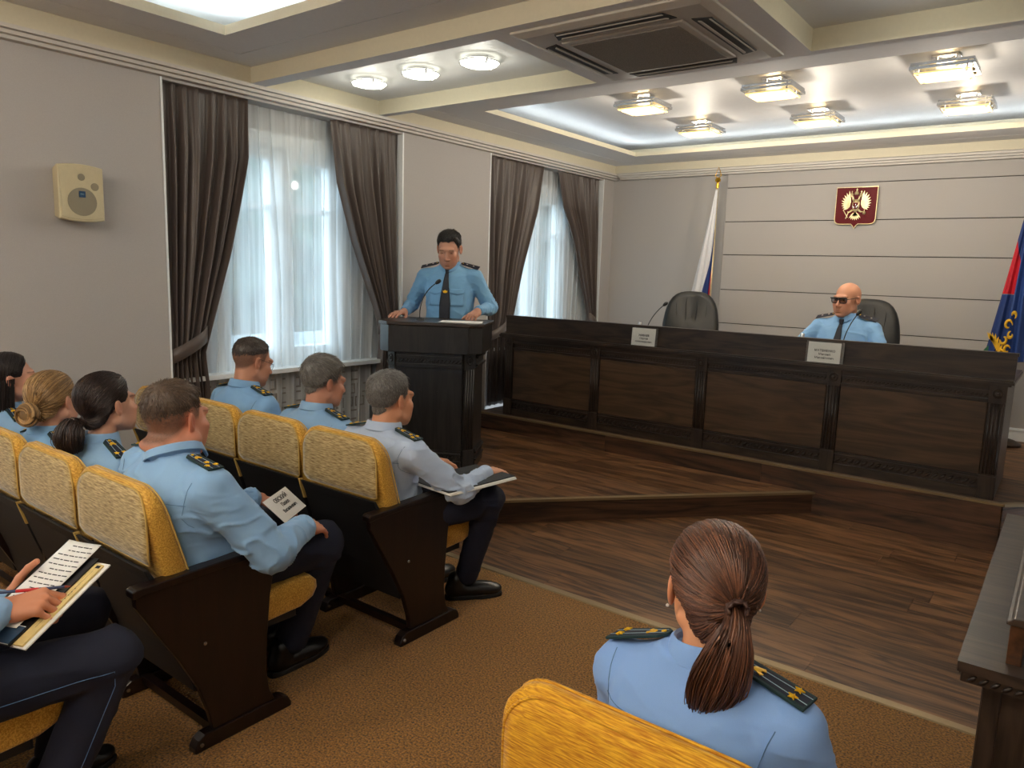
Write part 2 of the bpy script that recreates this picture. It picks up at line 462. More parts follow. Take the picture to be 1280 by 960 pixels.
# ---------------------------------------------------------------- ceiling: beams, coffers, coves
def ceil_box(mb, x0, y0, x1, y1, z0, z1):
    mb.box(x0, y0, z0, x1, y1, z1, 0, 1)     # underside white, upright faces white with warm lamp light tinted in
mb = MB()
XA, XB = -4.26, .66
ceil_box(mb, XL, YF, XA, YB, ZS, 3.05); ceil_box(mb, XB, YF, XR, YB, ZS, 3.05)
ceil_box(mb, XA, YF, XB, YF + .12, ZS, 3.05)
ceil_box(mb, XA, 2.84, XB, 2.945, ZS, 3.05); ceil_box(mb, XA, 3.905, XB, 3.97, ZS, 3.05)
ceil_box(mb, -2.40, 2.945, -1.187, 3.905, ZS, 3.05); ceil_box(mb, XA, 7.41, XB, YB, ZS, 3.05)
mb.box(XL - .34, YF - .1, 3.05, XR + .15, YB + .15, 3.12, 0)
ceil = struct(mk('ceiling', mb, [M['soffit'], M['cream']]))
p = MB(); p.box(XA, 2.945, 2.81, -2.40, 3.905, 2.86); p.box(-1.187, 2.945, 2.815, XB, 3.905, 2.86); mk('coffer_panel', p, M['coffer'], ceil)

def ring(mb, o, i, z0, z1, side):
    (ox0, oy0, ox1, oy1), (ix0, iy0, ix1, iy1) = o, i
    for b in ((ox0, oy0, ox1, iy0), (ox0, iy1, ox1, oy1), (ox0, iy0, ix0, iy1), (ix1, iy0, ox1, iy1)):
        mb.box(b[0], b[1], z0, b[2], b[3], z1, 0, side)
def inset(r, d): return (r[0] + d, r[1] + d, r[2] - d, r[3] - d)
for nm, o, zl, zt, lip, mt in (('near', (XA, YF + .12, XB, 2.84), 2.805, 2.855, .455, 'coffer'), ('far', (XA, 3.97, XB, 7.41), 2.79, 2.83, .52, 'stretch')):
    g = .2
    mb = MB(); ring(mb, o, inset(o, g), zl, zl + .03, 0); ring(mb, inset(o, g + .006), inset(o, lip - .03), zl, zl + .03, 0)
    ring(mb, inset(o, g - .02), inset(o, g + .03), zl + .012, zl + .03, 0)
    ring(mb, inset(o, lip - .03), inset(o, lip), zl, zt, 1)
    mk('cove_ledge', mb, [M['soffit'], M['cream']], ceil)
    p = MB(); z = 2.98 if nm == 'near' else 2.95
    p.box(o[0], o[1], z, o[2], o[3], z + .05); mk('ceiling_field', p, M[mt], ceil)
    s = MB(); i0 = inset(o, lip - .13); ring(s, i0, inset(i0, .012), zl + .034, zl + .046, 0)
    mk('light_strip', s, M['led'], ceil)

# stepped grey cornice round the walls
def cornice(name, boxes):
    mb = MB()
    for b in boxes: mb.box(*b)
    return struct(mk(name, mb, M['cornice'], None, .004))
steps = [(.0, .05, 2.655), (.05, .085, 2.672), (.085, .12, 2.69)]
cornice('trim_20', [(XL + a, YF, z, XL + b, YB, ZS) for a, b, z in steps])
cornice('trim_21', [(XR - b, YF, z, XR - a, YB, ZS) for a, b, z in steps])
cornice('trim_22', [(XL + .12, YB - b - .04, z, XR - .12, YB - a - .04 if a else YB, ZS) for a, b, z in steps])

# ---------------------------------------------------------------- wood floor, stage steps
def planks(parent, poly, z0, z1, width, length, mat, seed):
    rnd = random.Random(seed)
    x0, x1 = min(p[0] for p in poly), max(p[0] for p in poly); y0, y1 = min(p[1] for p in poly), max(p[1] for p in poly)
    y = y0
    while y < y1 - 1e-4:
        x = x0 - rnd.random() * length
        while x < x1:
            c = clip_rect(x + .0007, y + .0007, x + length - .0007, min(y + width, y1) - .0007, poly)
            if len(c) > 2:
                cx = sum(p[0] for p in c) / len(c); cy = sum(p[1] for p in c) / len(c)
                mb = MB(); mb.prism([(a - cx, b - cy) for a, b in c], z0, z1)
                mk('plank', mb, mat, parent, loc=(cx, cy, 0))
            x += length
        y += width
fl = sbox('floor', M['gap'], XL - .3, 3.0, -.1, XR + .1, 5.5, -.012)
planks(fl, [(XL, 3.03), (XR, 3.03), (XR, 5.275), (XL, 5.275)], -.012, 0, .187, 1.32, M['plank'], 3)
mb = MB(); mb.prism([(2.985, 0), (3.035, 0), (3.03, .005), (2.99, .005)], XL, XR, 'x'); struct(mk('trim_30', mb, M['nosing']))
Z1, Z2 = .15, .30
TIP = (-1.335, 5.275); KNEE = (-3.12, 3.28)
P1 = [(XL, 3.28), KNEE, TIP, (XL, 5.275)]
mb = MB(); mb.prism(P1, 0, Z1 - .012); st1 = struct(mk('floor', mb, M['gap']))
planks(st1, P1, Z1 - .012, Z1, .187, 1.32, M['plank'], 5)
def along(a, b, off, z0, z1, th):
    """upright board between two plan points, standing proud by th on the right-hand side"""
    d = (V((*b, 0)) - V((*a, 0))); L = d.length; d.normalize(); n = V((d.y, -d.x, 0))
    mb = MB(); a3 = V((*a, 0)) + n * off; c = a3 + d * L / 2
    q = [a3, a3 + d * L, a3 + d * L + n * th, a3 + n * th]
    mb.prism([((p - c).x, (p - c).y) for p in q], z0, z1)
    return mb, c
def board(name, a, b, off, z0, z1, th, mat, parent=None, bevel=0):
    mb, c = along(a, b, off, z0, z1, th); o = mk(name, mb, mat, parent, bevel, loc=tuple(c))
    ang = math.atan2(b[1] - a[1], b[0] - a[0])
    # keep the wood grain running along the board
    me = o.data; me.transform(Matrix.Rotation(-ang, 4, 'Z')); o.rotation_euler = (0, 0, ang)
    return o
board('riser_board', KNEE, TIP, 0, .0, Z1 - .014, .012, M['riser'], st1)
board('riser_board', (XL, 3.28), KNEE, 0, .0, Z1 - .014, .012, M['riser'], st1)
struct(board('trim_31', KNEE, (TIP[0] + .01, TIP[1]), -.022, Z1 - .012, Z1 + .004, .042, M['nosing']))
struct(board('trim_32', (XL, 3.28), KNEE, -.022, Z1 - .012, Z1 + .004, .042, M['nosing']))
XE = -.238                                  # where the upper step turns back
P2 = [(XL, 5.275), (XE, 5.275), (XE + .9, 6.17), (XE + .9, YB), (XL, YB)]
mb = MB(); mb.prism(P2, 0, Z2 - .012); st2 = struct(mk('floor', mb, M['gap']))
planks(st2, P2, Z2 - .012, Z2, .187, 1.32, M['plank'], 8)
for z0, z1 in ((0, .148), (.15, Z2 - .016)):
    for xa, xb in ((XL, -3.0), (-2.998, -1.7), (-1.698, XE)):
        board('riser_board', (xa, 5.275), (xb, 5.275), 0, z0, z1, .012, M['riser'], st2)
    board('riser_board', (XE, 5.275), (XE + .9, 6.17), 0, z0, z1, .012, M['riser'], st2)
struct(board('trim_33', (XL, 5.275), (XE + .01, 5.275), -.02, Z2 - .012, Z2 + .004, .042, M['nosing']))
struct(board('trim_34', (XE, 5.275), (XE + .9, 6.17), -.02, Z2 - .012, Z2 + .004, .042, M['nosing']))

# ---------------------------------------------------------------- outside the windows
g = MB(); g.box(-30, -10, -1.2, XL - .4, 22, -1.1); tag(mk('snowy_ground', g, plain('ground_grey', srgb(110, 116, 120), .9)), 'pale grey yard outside the windows', 'ground')
g = MB(); g.box(-7.4, 0, -1.1, -6.2, 11, .72); g.box(-7.5, -.1, .72, -6.1, 11.1, .80)
tag(mk('annex_roof', g, plain('annex_white', srgb(120, 128, 132), .8), None, .01), 'low white flat roofed annex outside the windows', 'building')
leaf = plain('conifer_green', srgb(40, 54, 52), .9, .4, 3)
leaf2 = plain('foliage_grey_green', srgb(60, 74, 64), .9, .5, 4)
bark = plain('bark', srgb(70, 58, 50), .9)
# ------------------------------------------------------------------ ceiling lamps, air conditioner, wall speaker
def square_lamp(x, y, zc, label, cam_power=LAMP_POWER):
    L = thing('ceiling_lamp', label, 'lamp', (x, y, zc), 0, 'square ceiling lamps')
    b = MB(); b.box(-.075, -.05, -.012, .075, .05, 0); mk('ceiling_plate', b, M['chrome'], L, .003)
    b = MB()
    for sx in (-.05, .05): b.tube([(sx, 0, -.01), (sx, 0, -.062)], .006, 8)
    mk('stem', b, M['chrome'], L)
    b = MB(); b.box(-.165, -.148, -.074, .165, .148, -.058); mk('upper_plate', b, M['steel'], L, .003)
    b = MB(); ring(b, (-.17, -.152, .17, .152), (-.156, -.138, .156, .138), -.096, -.078, 0); mk('rim', b, M['steel'], L, .002)
    b = MB(); b.box(-.145, -.128, -.118, .145, .128, -.110); mk('glass_diffuser', b, M['diffuser'], L, .003)
    b = MB(); b.lathe([(.001, -.106), (.05, -.1055), (.05, -.098), (.001, -.096)], 16); 
    mk('lamp_bulb', b, M['diffuser_core'], L)
    for sx in (-1, 1):
        for sy in (-1, 1):
            b = MB(); b.tube([(sx * .126, sy * .108, -.074), (sx * .126, sy * .108, -.122)], .0055, 8); b.lathe([(.001, -.126), (.009, -.124), (.009, -.117), (.001, -.116)], 12, (sx * .126, sy * .108, 0)); mk('clip', b, M['chrome'], L)
    for dz, pw in ((-.035, cam_power * .5), (-.30, cam_power * 1.6)):
        l = bpy.data.lights.new('lamp_light', 'POINT'); l.energy = pw; l.color = (1, .91, .78) if dz < -.1 else (1, .74, .40); l.shadow_soft_size = .05
        o = bpy.data.objects.new('lamp_light', l); link(o, L); o.location = (0, 0, dz)
    return L
for y, r in ((5.23, 'row nearer the camera'), (6.30, 'row nearer the back wall')):
    for x, c in ((-2.8, 'left'), (-1.82, 'middle'), (-.80, 'right')):
        square_lamp(x, y, 2.95, 'lit square ceiling lamp, %s of the %s' % (c, r))
for y in (-.3, -1.7):            # the near bay is lit by the same lamps, above and behind the camera
    for x in (-3.0, -1.8, -.6):
        square_lamp(x, y, 2.98, 'square glass ceiling lamp above the audience seats', LAMP_POWER * 1.5)

def round_lamp(x, y, zc, label):
    L = thing('round_ceiling_lamp', label, 'lamp', (x, y, zc), 0, 'round ceiling lamps')
    b = MB(); b.lathe([(.001, 0), (.085, 0), (.085, -.02), (.001, -.02)], 32); mk('ceiling_plate', b, M['chrome'], L)
    b = MB(); b.lathe([(.001, -.02), (.105, -.022), (.112, -.03), (.10, -.042), (.06, -.052), (.001, -.056)], 40); mk('glass_dome', b, M['round_glass'], L, smooth=True)
    b = MB()
    b.tube([(math.cos(q) * .116, math.sin(q) * .116, -.03) for q in (2 * PI * j / 40 for j in range(40))], .003, 6, closed=True); mk('rim', b, M['chrome'], L, smooth=True)
    for j in range(3):
        q = j * 2 * PI / 3 + PI / 2
        b = MB(); b.tube([(math.cos(q) * r_, math.sin(q) * r_, z_) for r_, z_ in ((.118, -.012), (.12, -.03), (.105, -.046), (.09, -.052))], .004, 6); mk('clip', b, M['chrome'], L)
    l = bpy.data.lights.new('lamp_light', 'POINT'); l.energy = ROUND_POWER; l.color = (1, .97, .84); l.shadow_soft_size = .06
    o = bpy.data.objects.new('lamp_light', l); link(o, L); o.location = (0, 0, -.13)
for x, w in ((-3.835, 'leftmost of the three, nearest the curtains'), (-3.37, 'middle one of the three'), (-2.9, 'rightmost of the three, nearest the air conditioner')):
    round_lamp(x, 3.43, 2.81, 'lit round glass ceiling lamp, ' + w)
round_lamp(-.62, 3.43, 2.815, 'round glass ceiling lamp in the coffer right of the air conditioner')

ac = thing('air_conditioner', 'grey square cassette air conditioner set in the ceiling beam', 'air conditioner', (-1.79, 3.385, ZS))
b = MB(); h = .475
rr = [(-h, -h), (h, -h), (h, h), (-h, h)]
def sq(hw, z): return [(-hw, -hw, z), (hw, -hw, z), (hw, hw, z), (-hw, hw, z)]
b.loft([sq(.485, .0), sq(.485, -.012), sq(.44, -.026), sq(.33, -.028), sq(.001, -.028)])
mk('fascia', b, M['ac'], ac, .004)
for k in range(4):
    m = Matrix.Rotation(k * PI / 2, 4, 'Z')
    b = MB(); b.prism([(-.27, -.425), (.27, -.425), (.30, -.345), (-.30, -.345)], -.031, -.0265); b.xf(m); sl = mk('air_slot', b, M['ac_dark'], ac)
    b = MB(); b.prism([(-.262, -.374), (.262, -.374), (.272, -.362), (-.272, -.362)], -.036, -.0315); b.prism([(-.265, -.418), (.265, -.418), (.268, -.41), (-.268, -.41)], -.034, -.0315); b.xf(m); mk('louver', b, M['ac'], sl)
b = MB(); b.loft([sq(.31, -.028), sq(.305, -.036), sq(.285, -.037)]); mk('grille_frame', b, M['ac'], ac, .002)
gr = MB()
for i in range(46):
    yv = -.272 + i * .0121; gr.box(-.275, yv, -.041, .275, yv + .006, -.0372)
o = mk('intake_grille', gr, M['grille'], ac); o['kind'] = 'stuff'

sp = thing('wall_speaker', 'cream loudspeaker mounted on the left wall', 'speaker', (XL, 1.81, 1.94))
def rrect(w, h, r, n=6, bow=0):
    pts = []
    for cx, cy, a0 in ((w / 2 - r, h / 2 - r, 0), (-w / 2 + r, h / 2 - r, 90), (-w / 2 + r, -h / 2 + r, 180), (w / 2 - r, -h / 2 + r, 270)):
        for j in range(n + 1):
            q = math.radians(a0 + 90 * j / n); pts.append((cx + r * math.cos(q), cy + r * math.sin(q)))
    return pts
def bowed(w, h, n=10):
    top = [(w / 2 - w * j / n, h / 2 + .012 * (1 - (2 * j / n - 1) ** 2)) for j in range(n + 1)]
    return top + [(-x, -y) for x, y in top]
b = MB(); b.loft([[(d, y * s, z * s) for y, z in bowed(.225, .275)] for d, s in ((.0, .8), (.03, .9), (.10, 1), (.115, 1), (.12, .97))]); mk('cabinet', b, M['spk_body'], sp, .003)
b = MB(); b.loft([[(d, y * s, z * s) for y, z in bowed(.205, .25)] for d, s in ((.1195, 1), (.1225, .985), (.1225, .5), (.1225, .01))]); mk('front_grille', b, M['spk_body'], sp)
for nm, cy, cz, r in (('woofer', .0, -.045, .073), ('tweeter', 0, .082, .018), ('bass_port', .066, .038, .02)):
    b = MB(); b.lathe([(r, .1215), (r, .1238), (r * .93, .1245), (.001, .1245)], 32, (0, cy, cz), 0, 'x'); mk(nm, b, M['spk_grille'], sp)
b = MB(); b.box(.1246, -.016, -.022, .1262, .016, .010); bd = mk('badge', b, M['blue_badge'], sp)
text_mesh('badge_lettering', 'ITC', .012, M['badge_text'], bd, frame_m((.1265, 0, -.006), (0, 1, 0), (0, 0, 1)))
b = MB(); b.box(0, -.03, -.03, .03, .03, .03); mk('bracket', b, M['steel'], sp)

# ------------------------------------------------------------------ curtains
def smooth(a, b, x):
    t = min(1, max(0, (x - a) / (b - a))); return t * t * (3 - 2 * t)
def interp(tab, z):
    zs = [p[0] for p in tab]; vs = [p[1] for p in tab]; return float(np.interp(z, zs, vs))
def drape(name, edges, ztop, zbot, tie_z, parent, mat, folds, seed, x0=-4.425, amp=.035, nu=140, nv=70):
    """cloth between two edge curves y(z), pleated, gathered at tie_z"""
    L, R = edges; rnd = random.Random(seed); ph = [rnd.uniform(0, 6.28) for _ in range(6)]
    vs = []
    for j in range(nv + 1):
        z = ztop + (zbot - ztop) * j / nv
        yl, yr = interp(L, z), interp(R, z); w = yr - yl
        gath = math.exp(-((z - tie_z) / .32) ** 2) if tie_z else 0
        a = amp * (.55 + .45 * smooth(ztop, ztop - .5, z)) * (1 - .35 * gath)
        for i in range(nu + 1):
            u = i / nu; uu = u + .012 * math.sin(9 * u + ph[0] + 1.3 * z) + .01 * math.sin(17 * u + ph[1] - 2 * z)
            f = math.sin(2 * PI * folds * uu + ph[2]) * .75 + math.sin(2 * PI * folds * 2.3 * uu + ph[3] + z * .9) * .22 + .3 * math.sin(2 * PI * folds * .43 * uu + ph[4] + z * .5)
            vs.append((x0 + a * f + .02 * gath, yl + w * (u + .010 * math.cos(2 * PI * folds * uu + ph[2])), z))
    n = nu + 1
    q = [(j * n + i, j * n + i + 1, (j + 1) * n + i + 1, (j + 1) * n + i) for j in range(nv) for i in range(nu)]
    o = mesh_np(name, np.array(vs), np.array(q), mat, parent)
    s = o.modifiers.new('thickness', 'SOLIDIFY'); s.thickness = .003; s.offset = 0
    return o
CURT = [
 ('taupe curtain left of the first window, tied back above the seats', [(0, 2.36), (1.0, 2.345), (1.4, 2.34), (2.66, 2.335)], [(0, 2.60), (.75, 2.585), (1.03, 2.555), (1.336, 2.657), (1.65, 2.76), (2.0, 2.85), (2.27, 2.91), (2.66, 2.925)], 1.07, 4),
 ('taupe curtain right of the first window, behind the lectern', [(0, 4.03), (.9, 4.06), (1.1, 4.07), (1.284, 4.011), (1.8, 3.79), (2.2, 3.66), (2.66, 3.59)], [(0, 4.25), (1.1, 4.262), (2.66, 4.265)], 1.05, 5),
 ('taupe curtain left of the second window, tied beside the lectern', [(0, 5.42), (1.0, 5.44), (2.66, 5.37)], [(0, 5.74), (.75, 5.72), (1.03, 5.70), (1.171, 5.80), (1.678, 5.95), (2.2, 6.14), (2.66, 6.25)], 1.04, 6),
 ('taupe curtain right of the second window, nearest the back wall', [(0, 7.16), (.9, 7.2), (1.04, 7.23), (1.3, 7.16), (1.964, 6.90), (2.3, 6.68), (2.66, 6.545)], [(0, 7.34), (1.1, 7.352), (2.0, 7.36), (2.66, 7.365)], 1.04, 7)]
for lab, Lc, Rc, tz, sd in CURT:
    c = thing('curtain', lab, 'curtain', (0, 0, 0), 0, 'taupe satin curtains')
    drape('drape', (Lc, Rc), 2.655, .02 if sd < 6 else .32, tz, c, M['curtain'], 7.0, sd)
    yl, yr = interp(Lc, tz), interp(Rc, tz)
    if sd in (4, 6): za, zb = tz - .055, tz + .085
    else: za, zb = tz + .085, tz - .055
    rings = []
    for dz in (-.045, .045):
        rg = []
        for j in range(28):
            q = 2 * PI * j / 28; cy, sx = math.cos(q), math.sin(q)
            k = (1 + cy) / 2
            rg.append((-4.42 + .062 * sx + .012, (yl + yr) / 2 + ((yr - yl) / 2 + .015) * cy, za + (zb - za) * k + dz))
        rings.append(rg)
    b = MB(); b.loft(rings, cap=False); tb = mk('tie_back', b, M['curtain'], c, smooth=True)
    s = tb.modifiers.new('thickness', 'SOLIDIFY'); s.thickness = .005
for (a, b_, wa, wb), lab in zip(VIS, ('white sheer curtain across the first window behind the seats', 'white sheer curtain across the second window behind the desk end')):
    o = drape('sheer_curtain', ([(0, a + .03), (3, a + .03)], [(0, b_ - .03), (3, b_ - .03)]), 2.655, .03 if wa < 4 else .32, None, None, M['sheer'], 17, 21 + int(a), -4.505, .016, 260, 12)
    o.modifiers.clear(); tag(o, lab, 'curtain', 'sheer curtains')

# radiator covers under the windows, with raised rectangles
for (a, b_, wa, wb), zb, lab in zip(VIS, (0.02, .32), ('white relief radiator cover below the first window', 'white relief radiator cover below the second window')):
    R_ = thing('radiator_cover', lab, 'radiator', (XL - .195, (wa + wb) / 2, zb))
    H = .82 - zb; W = 1.5
    b = MB(); b.box(-.02, -W / 2, 0, .055, W / 2, H); mk('body', b, M['radiator'], R_, .01)
    rnd = random.Random(5)
    for r_ in range(7):
        zz = .06 + r_ * .105; yv = -W / 2 + .04
        if zz + .09 > H: break
        while yv < W / 2 - .12:
            wv = rnd.choice((.075, .095, .12)); b = MB()
            ringv = [(yv, zz, yv + wv, zz + .08), (yv + .012, zz + .012, yv + wv - .012, zz + .068)]
            (ox0, oy0, ox1, oy1), (ix0, iy0, ix1, iy1) = ringv
            for q in ((ox0, oy0, ox1, iy0), (ox0, iy1, ox1, oy1), (ox0, iy0, ix0, iy1), (ix1, iy0, ox1, iy1)): b.box(.055, q[0], q[1], .062, q[2], q[3])
            mk('relief_rectangle', b, M['radiator_dark'], R_)
            yv += wv + .02
# ------------------------------------------------------------------ dark carved joinery shared by desk and lectern
def rope(mb, a, b, n_dir, r=.011, pitch=.03):
    """slanted beads in a row from a to b, standing out along n_dir"""
    a, b, nd = V(a), V(b), V(n_dir); d = b - a; L = d.length; d.normalize(); up = nd.cross(d)
    n = max(1, int(L / pitch))
    for i in range(n):
        c = a + d * (L * (i + .5) / n); t = (d * .75 + up * .66).normalized(); w = nd; s_ = t.cross(w)
        vs = []
        for k, rr in ((-1, .25), (-.45, 1), (.45, 1), (1, .25)):
            for q in range(6):
                an = 2 * PI * q / 6; vs.append(c + t * (k * r * 1.55) + (w * math.cos(an) + s_ * math.sin(an)) * (r * .62 * rr))
        mb.loft([vs[i_ * 6:(i_ + 1) * 6] for i_ in range(4)])
def pilaster(parent, o, ang, w, h, hb, hr, d, mat):
    """fluted pilaster: base block, shaft with reeds, rosette block; front faces -y of its own frame"""
    m = Matrix.Translation(V(o)) @ Matrix.Rotation(ang, 4, 'Z')
    b = MB(); b.box(-w / 2 - .004, -d - .006, 0, w / 2 + .004, 0, hb); b.box(-w / 2, -d, hb, w / 2, 0, h - hr); b.box(-w / 2 - .004, -d - .006, h - hr, w / 2 + .004, 0, h)
    p = mk('pilaster', b.xf(m), mat, parent, .002)
    b = MB()
    for k in range(4):
        x = (k - 1.5) * w * .235; b.tube([(x, -d, hb + .012), (x, -d, h - hr - .012)], w * .085, 8)
    mk('reeding', b.xf(m), mat, p, smooth=True)
    b = MB(); R = min(w, hr) * .36
    b.lathe([(R, 0), (R, .004), (R * .8, .008), (R * .62, .003), (R * .4, .003), (R * .3, .009), (.0005, .011)], 20, (0, 0, 0)); b.xf(Matrix.Rotation(PI / 2, 4, 'X')); b.xf(Matrix.Translation((0, -d - .006, h - hr / 2))); mk('rosette', b.xf(m), mat, p, smooth='auto')

# ------------------------------------------------------------------ presidium desk
D = thing('presidium_desk', 'long dark carved wooden desk across the stage', 'desk', (-2.21, 5.335, Z2))
X0, X1, HW = -1.92, 1.92, .71
b = MB(); b.box(X0, .02, 0, X1, .05, HW); mk('front_board', b, M['wenge'], D)
b = MB(); b.box(X0, .05, 0, X0 + .03, .72, HW); mk('side_panel', b, M['wenge_v'], D, .002)
b = MB(); b.box(X1 - .03, .05, 0, X1, .72, HW); mk('side_panel', b, M['wenge_v'], D, .002)
pil = [-1.875, -.965, -.025, .93, 1.875]
for x in pil: pilaster(D, (x, .022, 0), 0, .085, HW, .145, .10, .022, M['wenge_v'])
for a, c in zip(pil[:-1], pil[1:]):
    xa, xb = a + .047, c - .047
    p = MB(); p.box(xa, .008, .15, xb, .0215, .60); pn = mk('panel', p, M['desk_panel'], D, .003)
    for z0, z1, dd, nm in ((.0, .052, .022, 'skirting'), (.052, .062, .028, 'moulding'), (.062, .118, .006, 'rope_bed'), (.118, .13, .026, 'moulding'), (.13, .142, .016, 'moulding'),
                       (.602, .612, .016, 'moulding'), (.612, .624, .026, 'moulding'), (.624, .664, .008, 'rope_bed'), (.664, .676, .028, 'moulding'), (.676, .71, .020, 'moulding')):
        p = MB(); p.box(xa, .022 - dd, z0, xb, .022, z1); ml = mk(nm, p, M['wenge'], D, .002)
        if nm == 'rope_bed':
            q = MB(); rope(q, (xa + .004, .022 - dd, (z0 + z1) / 2), (xb - .004, .022 - dd, (z0 + z1) / 2), (0, -1, 0), .017 if z0 < .3 else .009, .042 if z0 < .3 else .024)
            r_ = mk('rope_carving', q, M['wenge'], ml, smooth=True); r_['kind'] = 'stuff'
b = MB(); b.box(X0 - .02, -.035, .71, X1 + .02, .75, .722); b.box(X0 - .035, -.05, .722, X1 + .035, .76, .738); b.box(X0 - .028, -.042, .738, X1 + .028, .755, .748); mk('work_top', b, M['wenge'], D, .004)
b = MB(); b.box(X0 + .01, -.005, .748, X1 + .03, .03, .893); mk('privacy_board', b, M['wenge'], D, .003)
b = MB(); b.box(X0 + .005, -.012, .893, X1 + .036, .045, .912); mk('top_rail', b, M['wenge'], D, .004)

# ------------------------------------------------------------------ lectern
K = thing('lectern', 'dark carved wooden lectern standing on the first step', 'lectern', (-3.664, 3.85, Z1), math.radians(30))
HB = .86; hw = .242; m_ = M['lectern_wood']
def octo(hw, y0, y1, ch): return [(-hw, y0), (hw, y0), (hw + ch, y0 + ch), (hw + ch, y1), (-hw - ch, y1), (-hw - ch, y0 + ch)]
b = MB(); b.prism(octo(hw, 0.012, .44, .072), 0, HB); mk('body', b, m_, K)
b = MB(); b.box(-hw, -.002, .15, hw, .012, .745); pn = mk('front_panel', b, m_, K, .003)
for z0, z1, dd, nm in ((0, .06, .014, 'skirting'), (.06, .07, .022, 'moulding'), (.07, .115, .006, 'rope_bed'), (.115, .128, .022, 'moulding'), (.128, .145, .012, 'moulding'),
                       (.75, .76, .014, 'moulding'), (.76, .776, .024, 'moulding'), (.776, .82, .006, 'rope_bed'), (.82, .835, .024, 'moulding'), (.835, .86, .016, 'moulding')):
    p = MB(); p.box(-hw, .012 - dd, z0, hw, .012, z1)
    s_ = hw + .0725
    p.box(s_, .105, z0, s_ + dd, .44, z1); p.box(-s_ - dd, .105, z0, -s_, .44, z1)
    ml = mk(nm, p, m_, K, .002)
    if nm == 'rope_bed':
        q = MB(); rope(q, (-hw, .012 - dd, (z0 + z1) / 2), (hw, .012 - dd, (z0 + z1) / 2), (0, -1, 0), .012, .028); r_ = mk('rope_carving', q, m_, ml, smooth=True); r_['kind'] = 'stuff'
for sx in (-1, 1): pilaster(K, (sx * (hw + .036), .012 + .036, 0), sx * PI / 4, .088, HB, .15, .105, .014, m_)
b = MB(); b.prism(octo(.29, -.05, .48, .085), HB, 1.052); mk('top_box', b, m_, K, .004)
b = MB(); b.prism(octo(.298, -.062, .50, .09), 1.052, 1.078); mk('top_board', b, M['wenge'], K, .006)
for x, z in ((-.06, .585), (.065, .575)):
    p = MB(); p.lathe([(.007, 0), (.006, .003), (.001, .004)], 12); p.xf(Matrix.Rotation(PI / 2, 4, 'X')); p.xf(Matrix.Translation((x, -.003, z))); mk('plug', p, M['black'], K)

def gooseneck(name, label, base, pts, parent_rz=0):
    t_ = thing(name, label, 'microphone', base)
    b = MB(); b.lathe([(.001, 0), (.032, 0), (.03, .012), (.012, .018), (.001, .018)], 20); mk('base', b, M['black'], t_, smooth='auto')
    b = MB(); b.tube([(0, 0, .015)] + pts, .0035, 8); mk('gooseneck', b, M['darkmetal'], t_, smooth=True)
    e = V(pts[-1]); d = (V(pts[-1]) - V(pts[-2])).normalized(); b = MB()
    prof = [(.001, -.012), (.009, -.01), (.014, .005), (.0155, .02), (.011, .034), (.001, .038)]
    b.lathe(prof, 16); b.xf(Matrix.Translation(e) @ d.to_track_quat('Z', 'Y').to_matrix().to_4x4()); mk('foam_windshield', b, M['black'], t_, smooth=True)
    return t_
KM = K.matrix_basis
def kpt(x, y, z): return tuple(Matrix.Translation((-3.664, 3.85, Z1)) @ Matrix.Rotation(math.radians(30), 4, 'Z') @ V((x, y, z)))
def arc(p0, p1, p2, n=12):
    p0, p1, p2 = V(p0), V(p1), V(p2)
    return [tuple(p0 * (1 - t) ** 2 + p1 * 2 * t * (1 - t) + p2 * t * t) for t in (i / n for i in range(n + 1))]
gooseneck('microphone', 'black gooseneck microphone on top of the lectern', kpt(-.115, .16, 1.078), arc((0, 0, .015), (-.02, .01, .19), (.052, .12, .275)))
pb = thing('paper_sheets', 'white paper sheets lying on the lectern top', 'paper', kpt(.2, .12, 1.0785), math.radians(34))
for i in range(3):
    b = MB(); b.box(-.15 + .004 * i, -.105, .0011 * i, .15 + .004 * i, .105, .0011 * i + .0009); o = mk('sheet', b, M['paper'], pb); o.rotation_euler[2] = .03 * i

# ------------------------------------------------------------------ things on the desk
def name_plate(x, label, lines, w=.205, h=.142):
    P = thing('name_plate', label, 'name plate', (x, 5.335 - .036, Z2 + .749), 0, 'name plates on the desk')
    m = Matrix.Rotation(math.radians(-5), 4, 'X')
    b = MB(); b.box(-w / 2 - .014, -.0065, 0, w / 2 + .022, -.004, h + .006); b.box(-w / 2 - .014, .0002, 0, w / 2 + .022, .0025, h + .006); b.xf(m); mk('acrylic_holder', b, M['acrylic'], P)
    b = MB(); b.box(-w / 2, -.0035, .004, w / 2, -.0005, h); b.xf(m); c = mk('card', b, M['paper'], P)
    for i, (t_, s_, bo) in enumerate(lines):
        mw = m @ frame_m((.004, -.0072 + .003, h * .60 - i * .0245), (1, 0, 0), (0, 0, 1))
        text_mesh('lettering', t_, s_, M['ink'], c, mw, bold=bo)
    return P
name_plate(-2.722, 'white name card in a clear holder before the empty leather chair', [('ЖИВАЕВ', .0215, .0008), ('Сергей', .021, .0002), ('Александрович', .019, .0003)])
name_plate(-1.352, 'white name card in a clear holder before the bald man', [('МАТВИЕНКО', .0215, .0004), ('Михаил', .021, .0002), ('Михайлович', .021, .0002)], .212, .142)
def bottle(x, y, label):
    B = thing('water_bottle', label, 'bottle', (x, y, Z2 + .749), 0, 'bottles on the desk')
    b = MB(); b.lathe([(.001, 0), (.03, 0), (.032, .01), (.032, .1), (.026, .125), (.014, .14), (.013, .152), (.001, .152)], 20); mk('body', b, M['lens'], B, smooth='auto')
    b = MB(); b.lathe([(.001, .150), (.0155, .150), (.0155, .176), (.013, .179), (.001, .179)], 20); mk('cap', b, M['chrome'], B, smooth='auto')
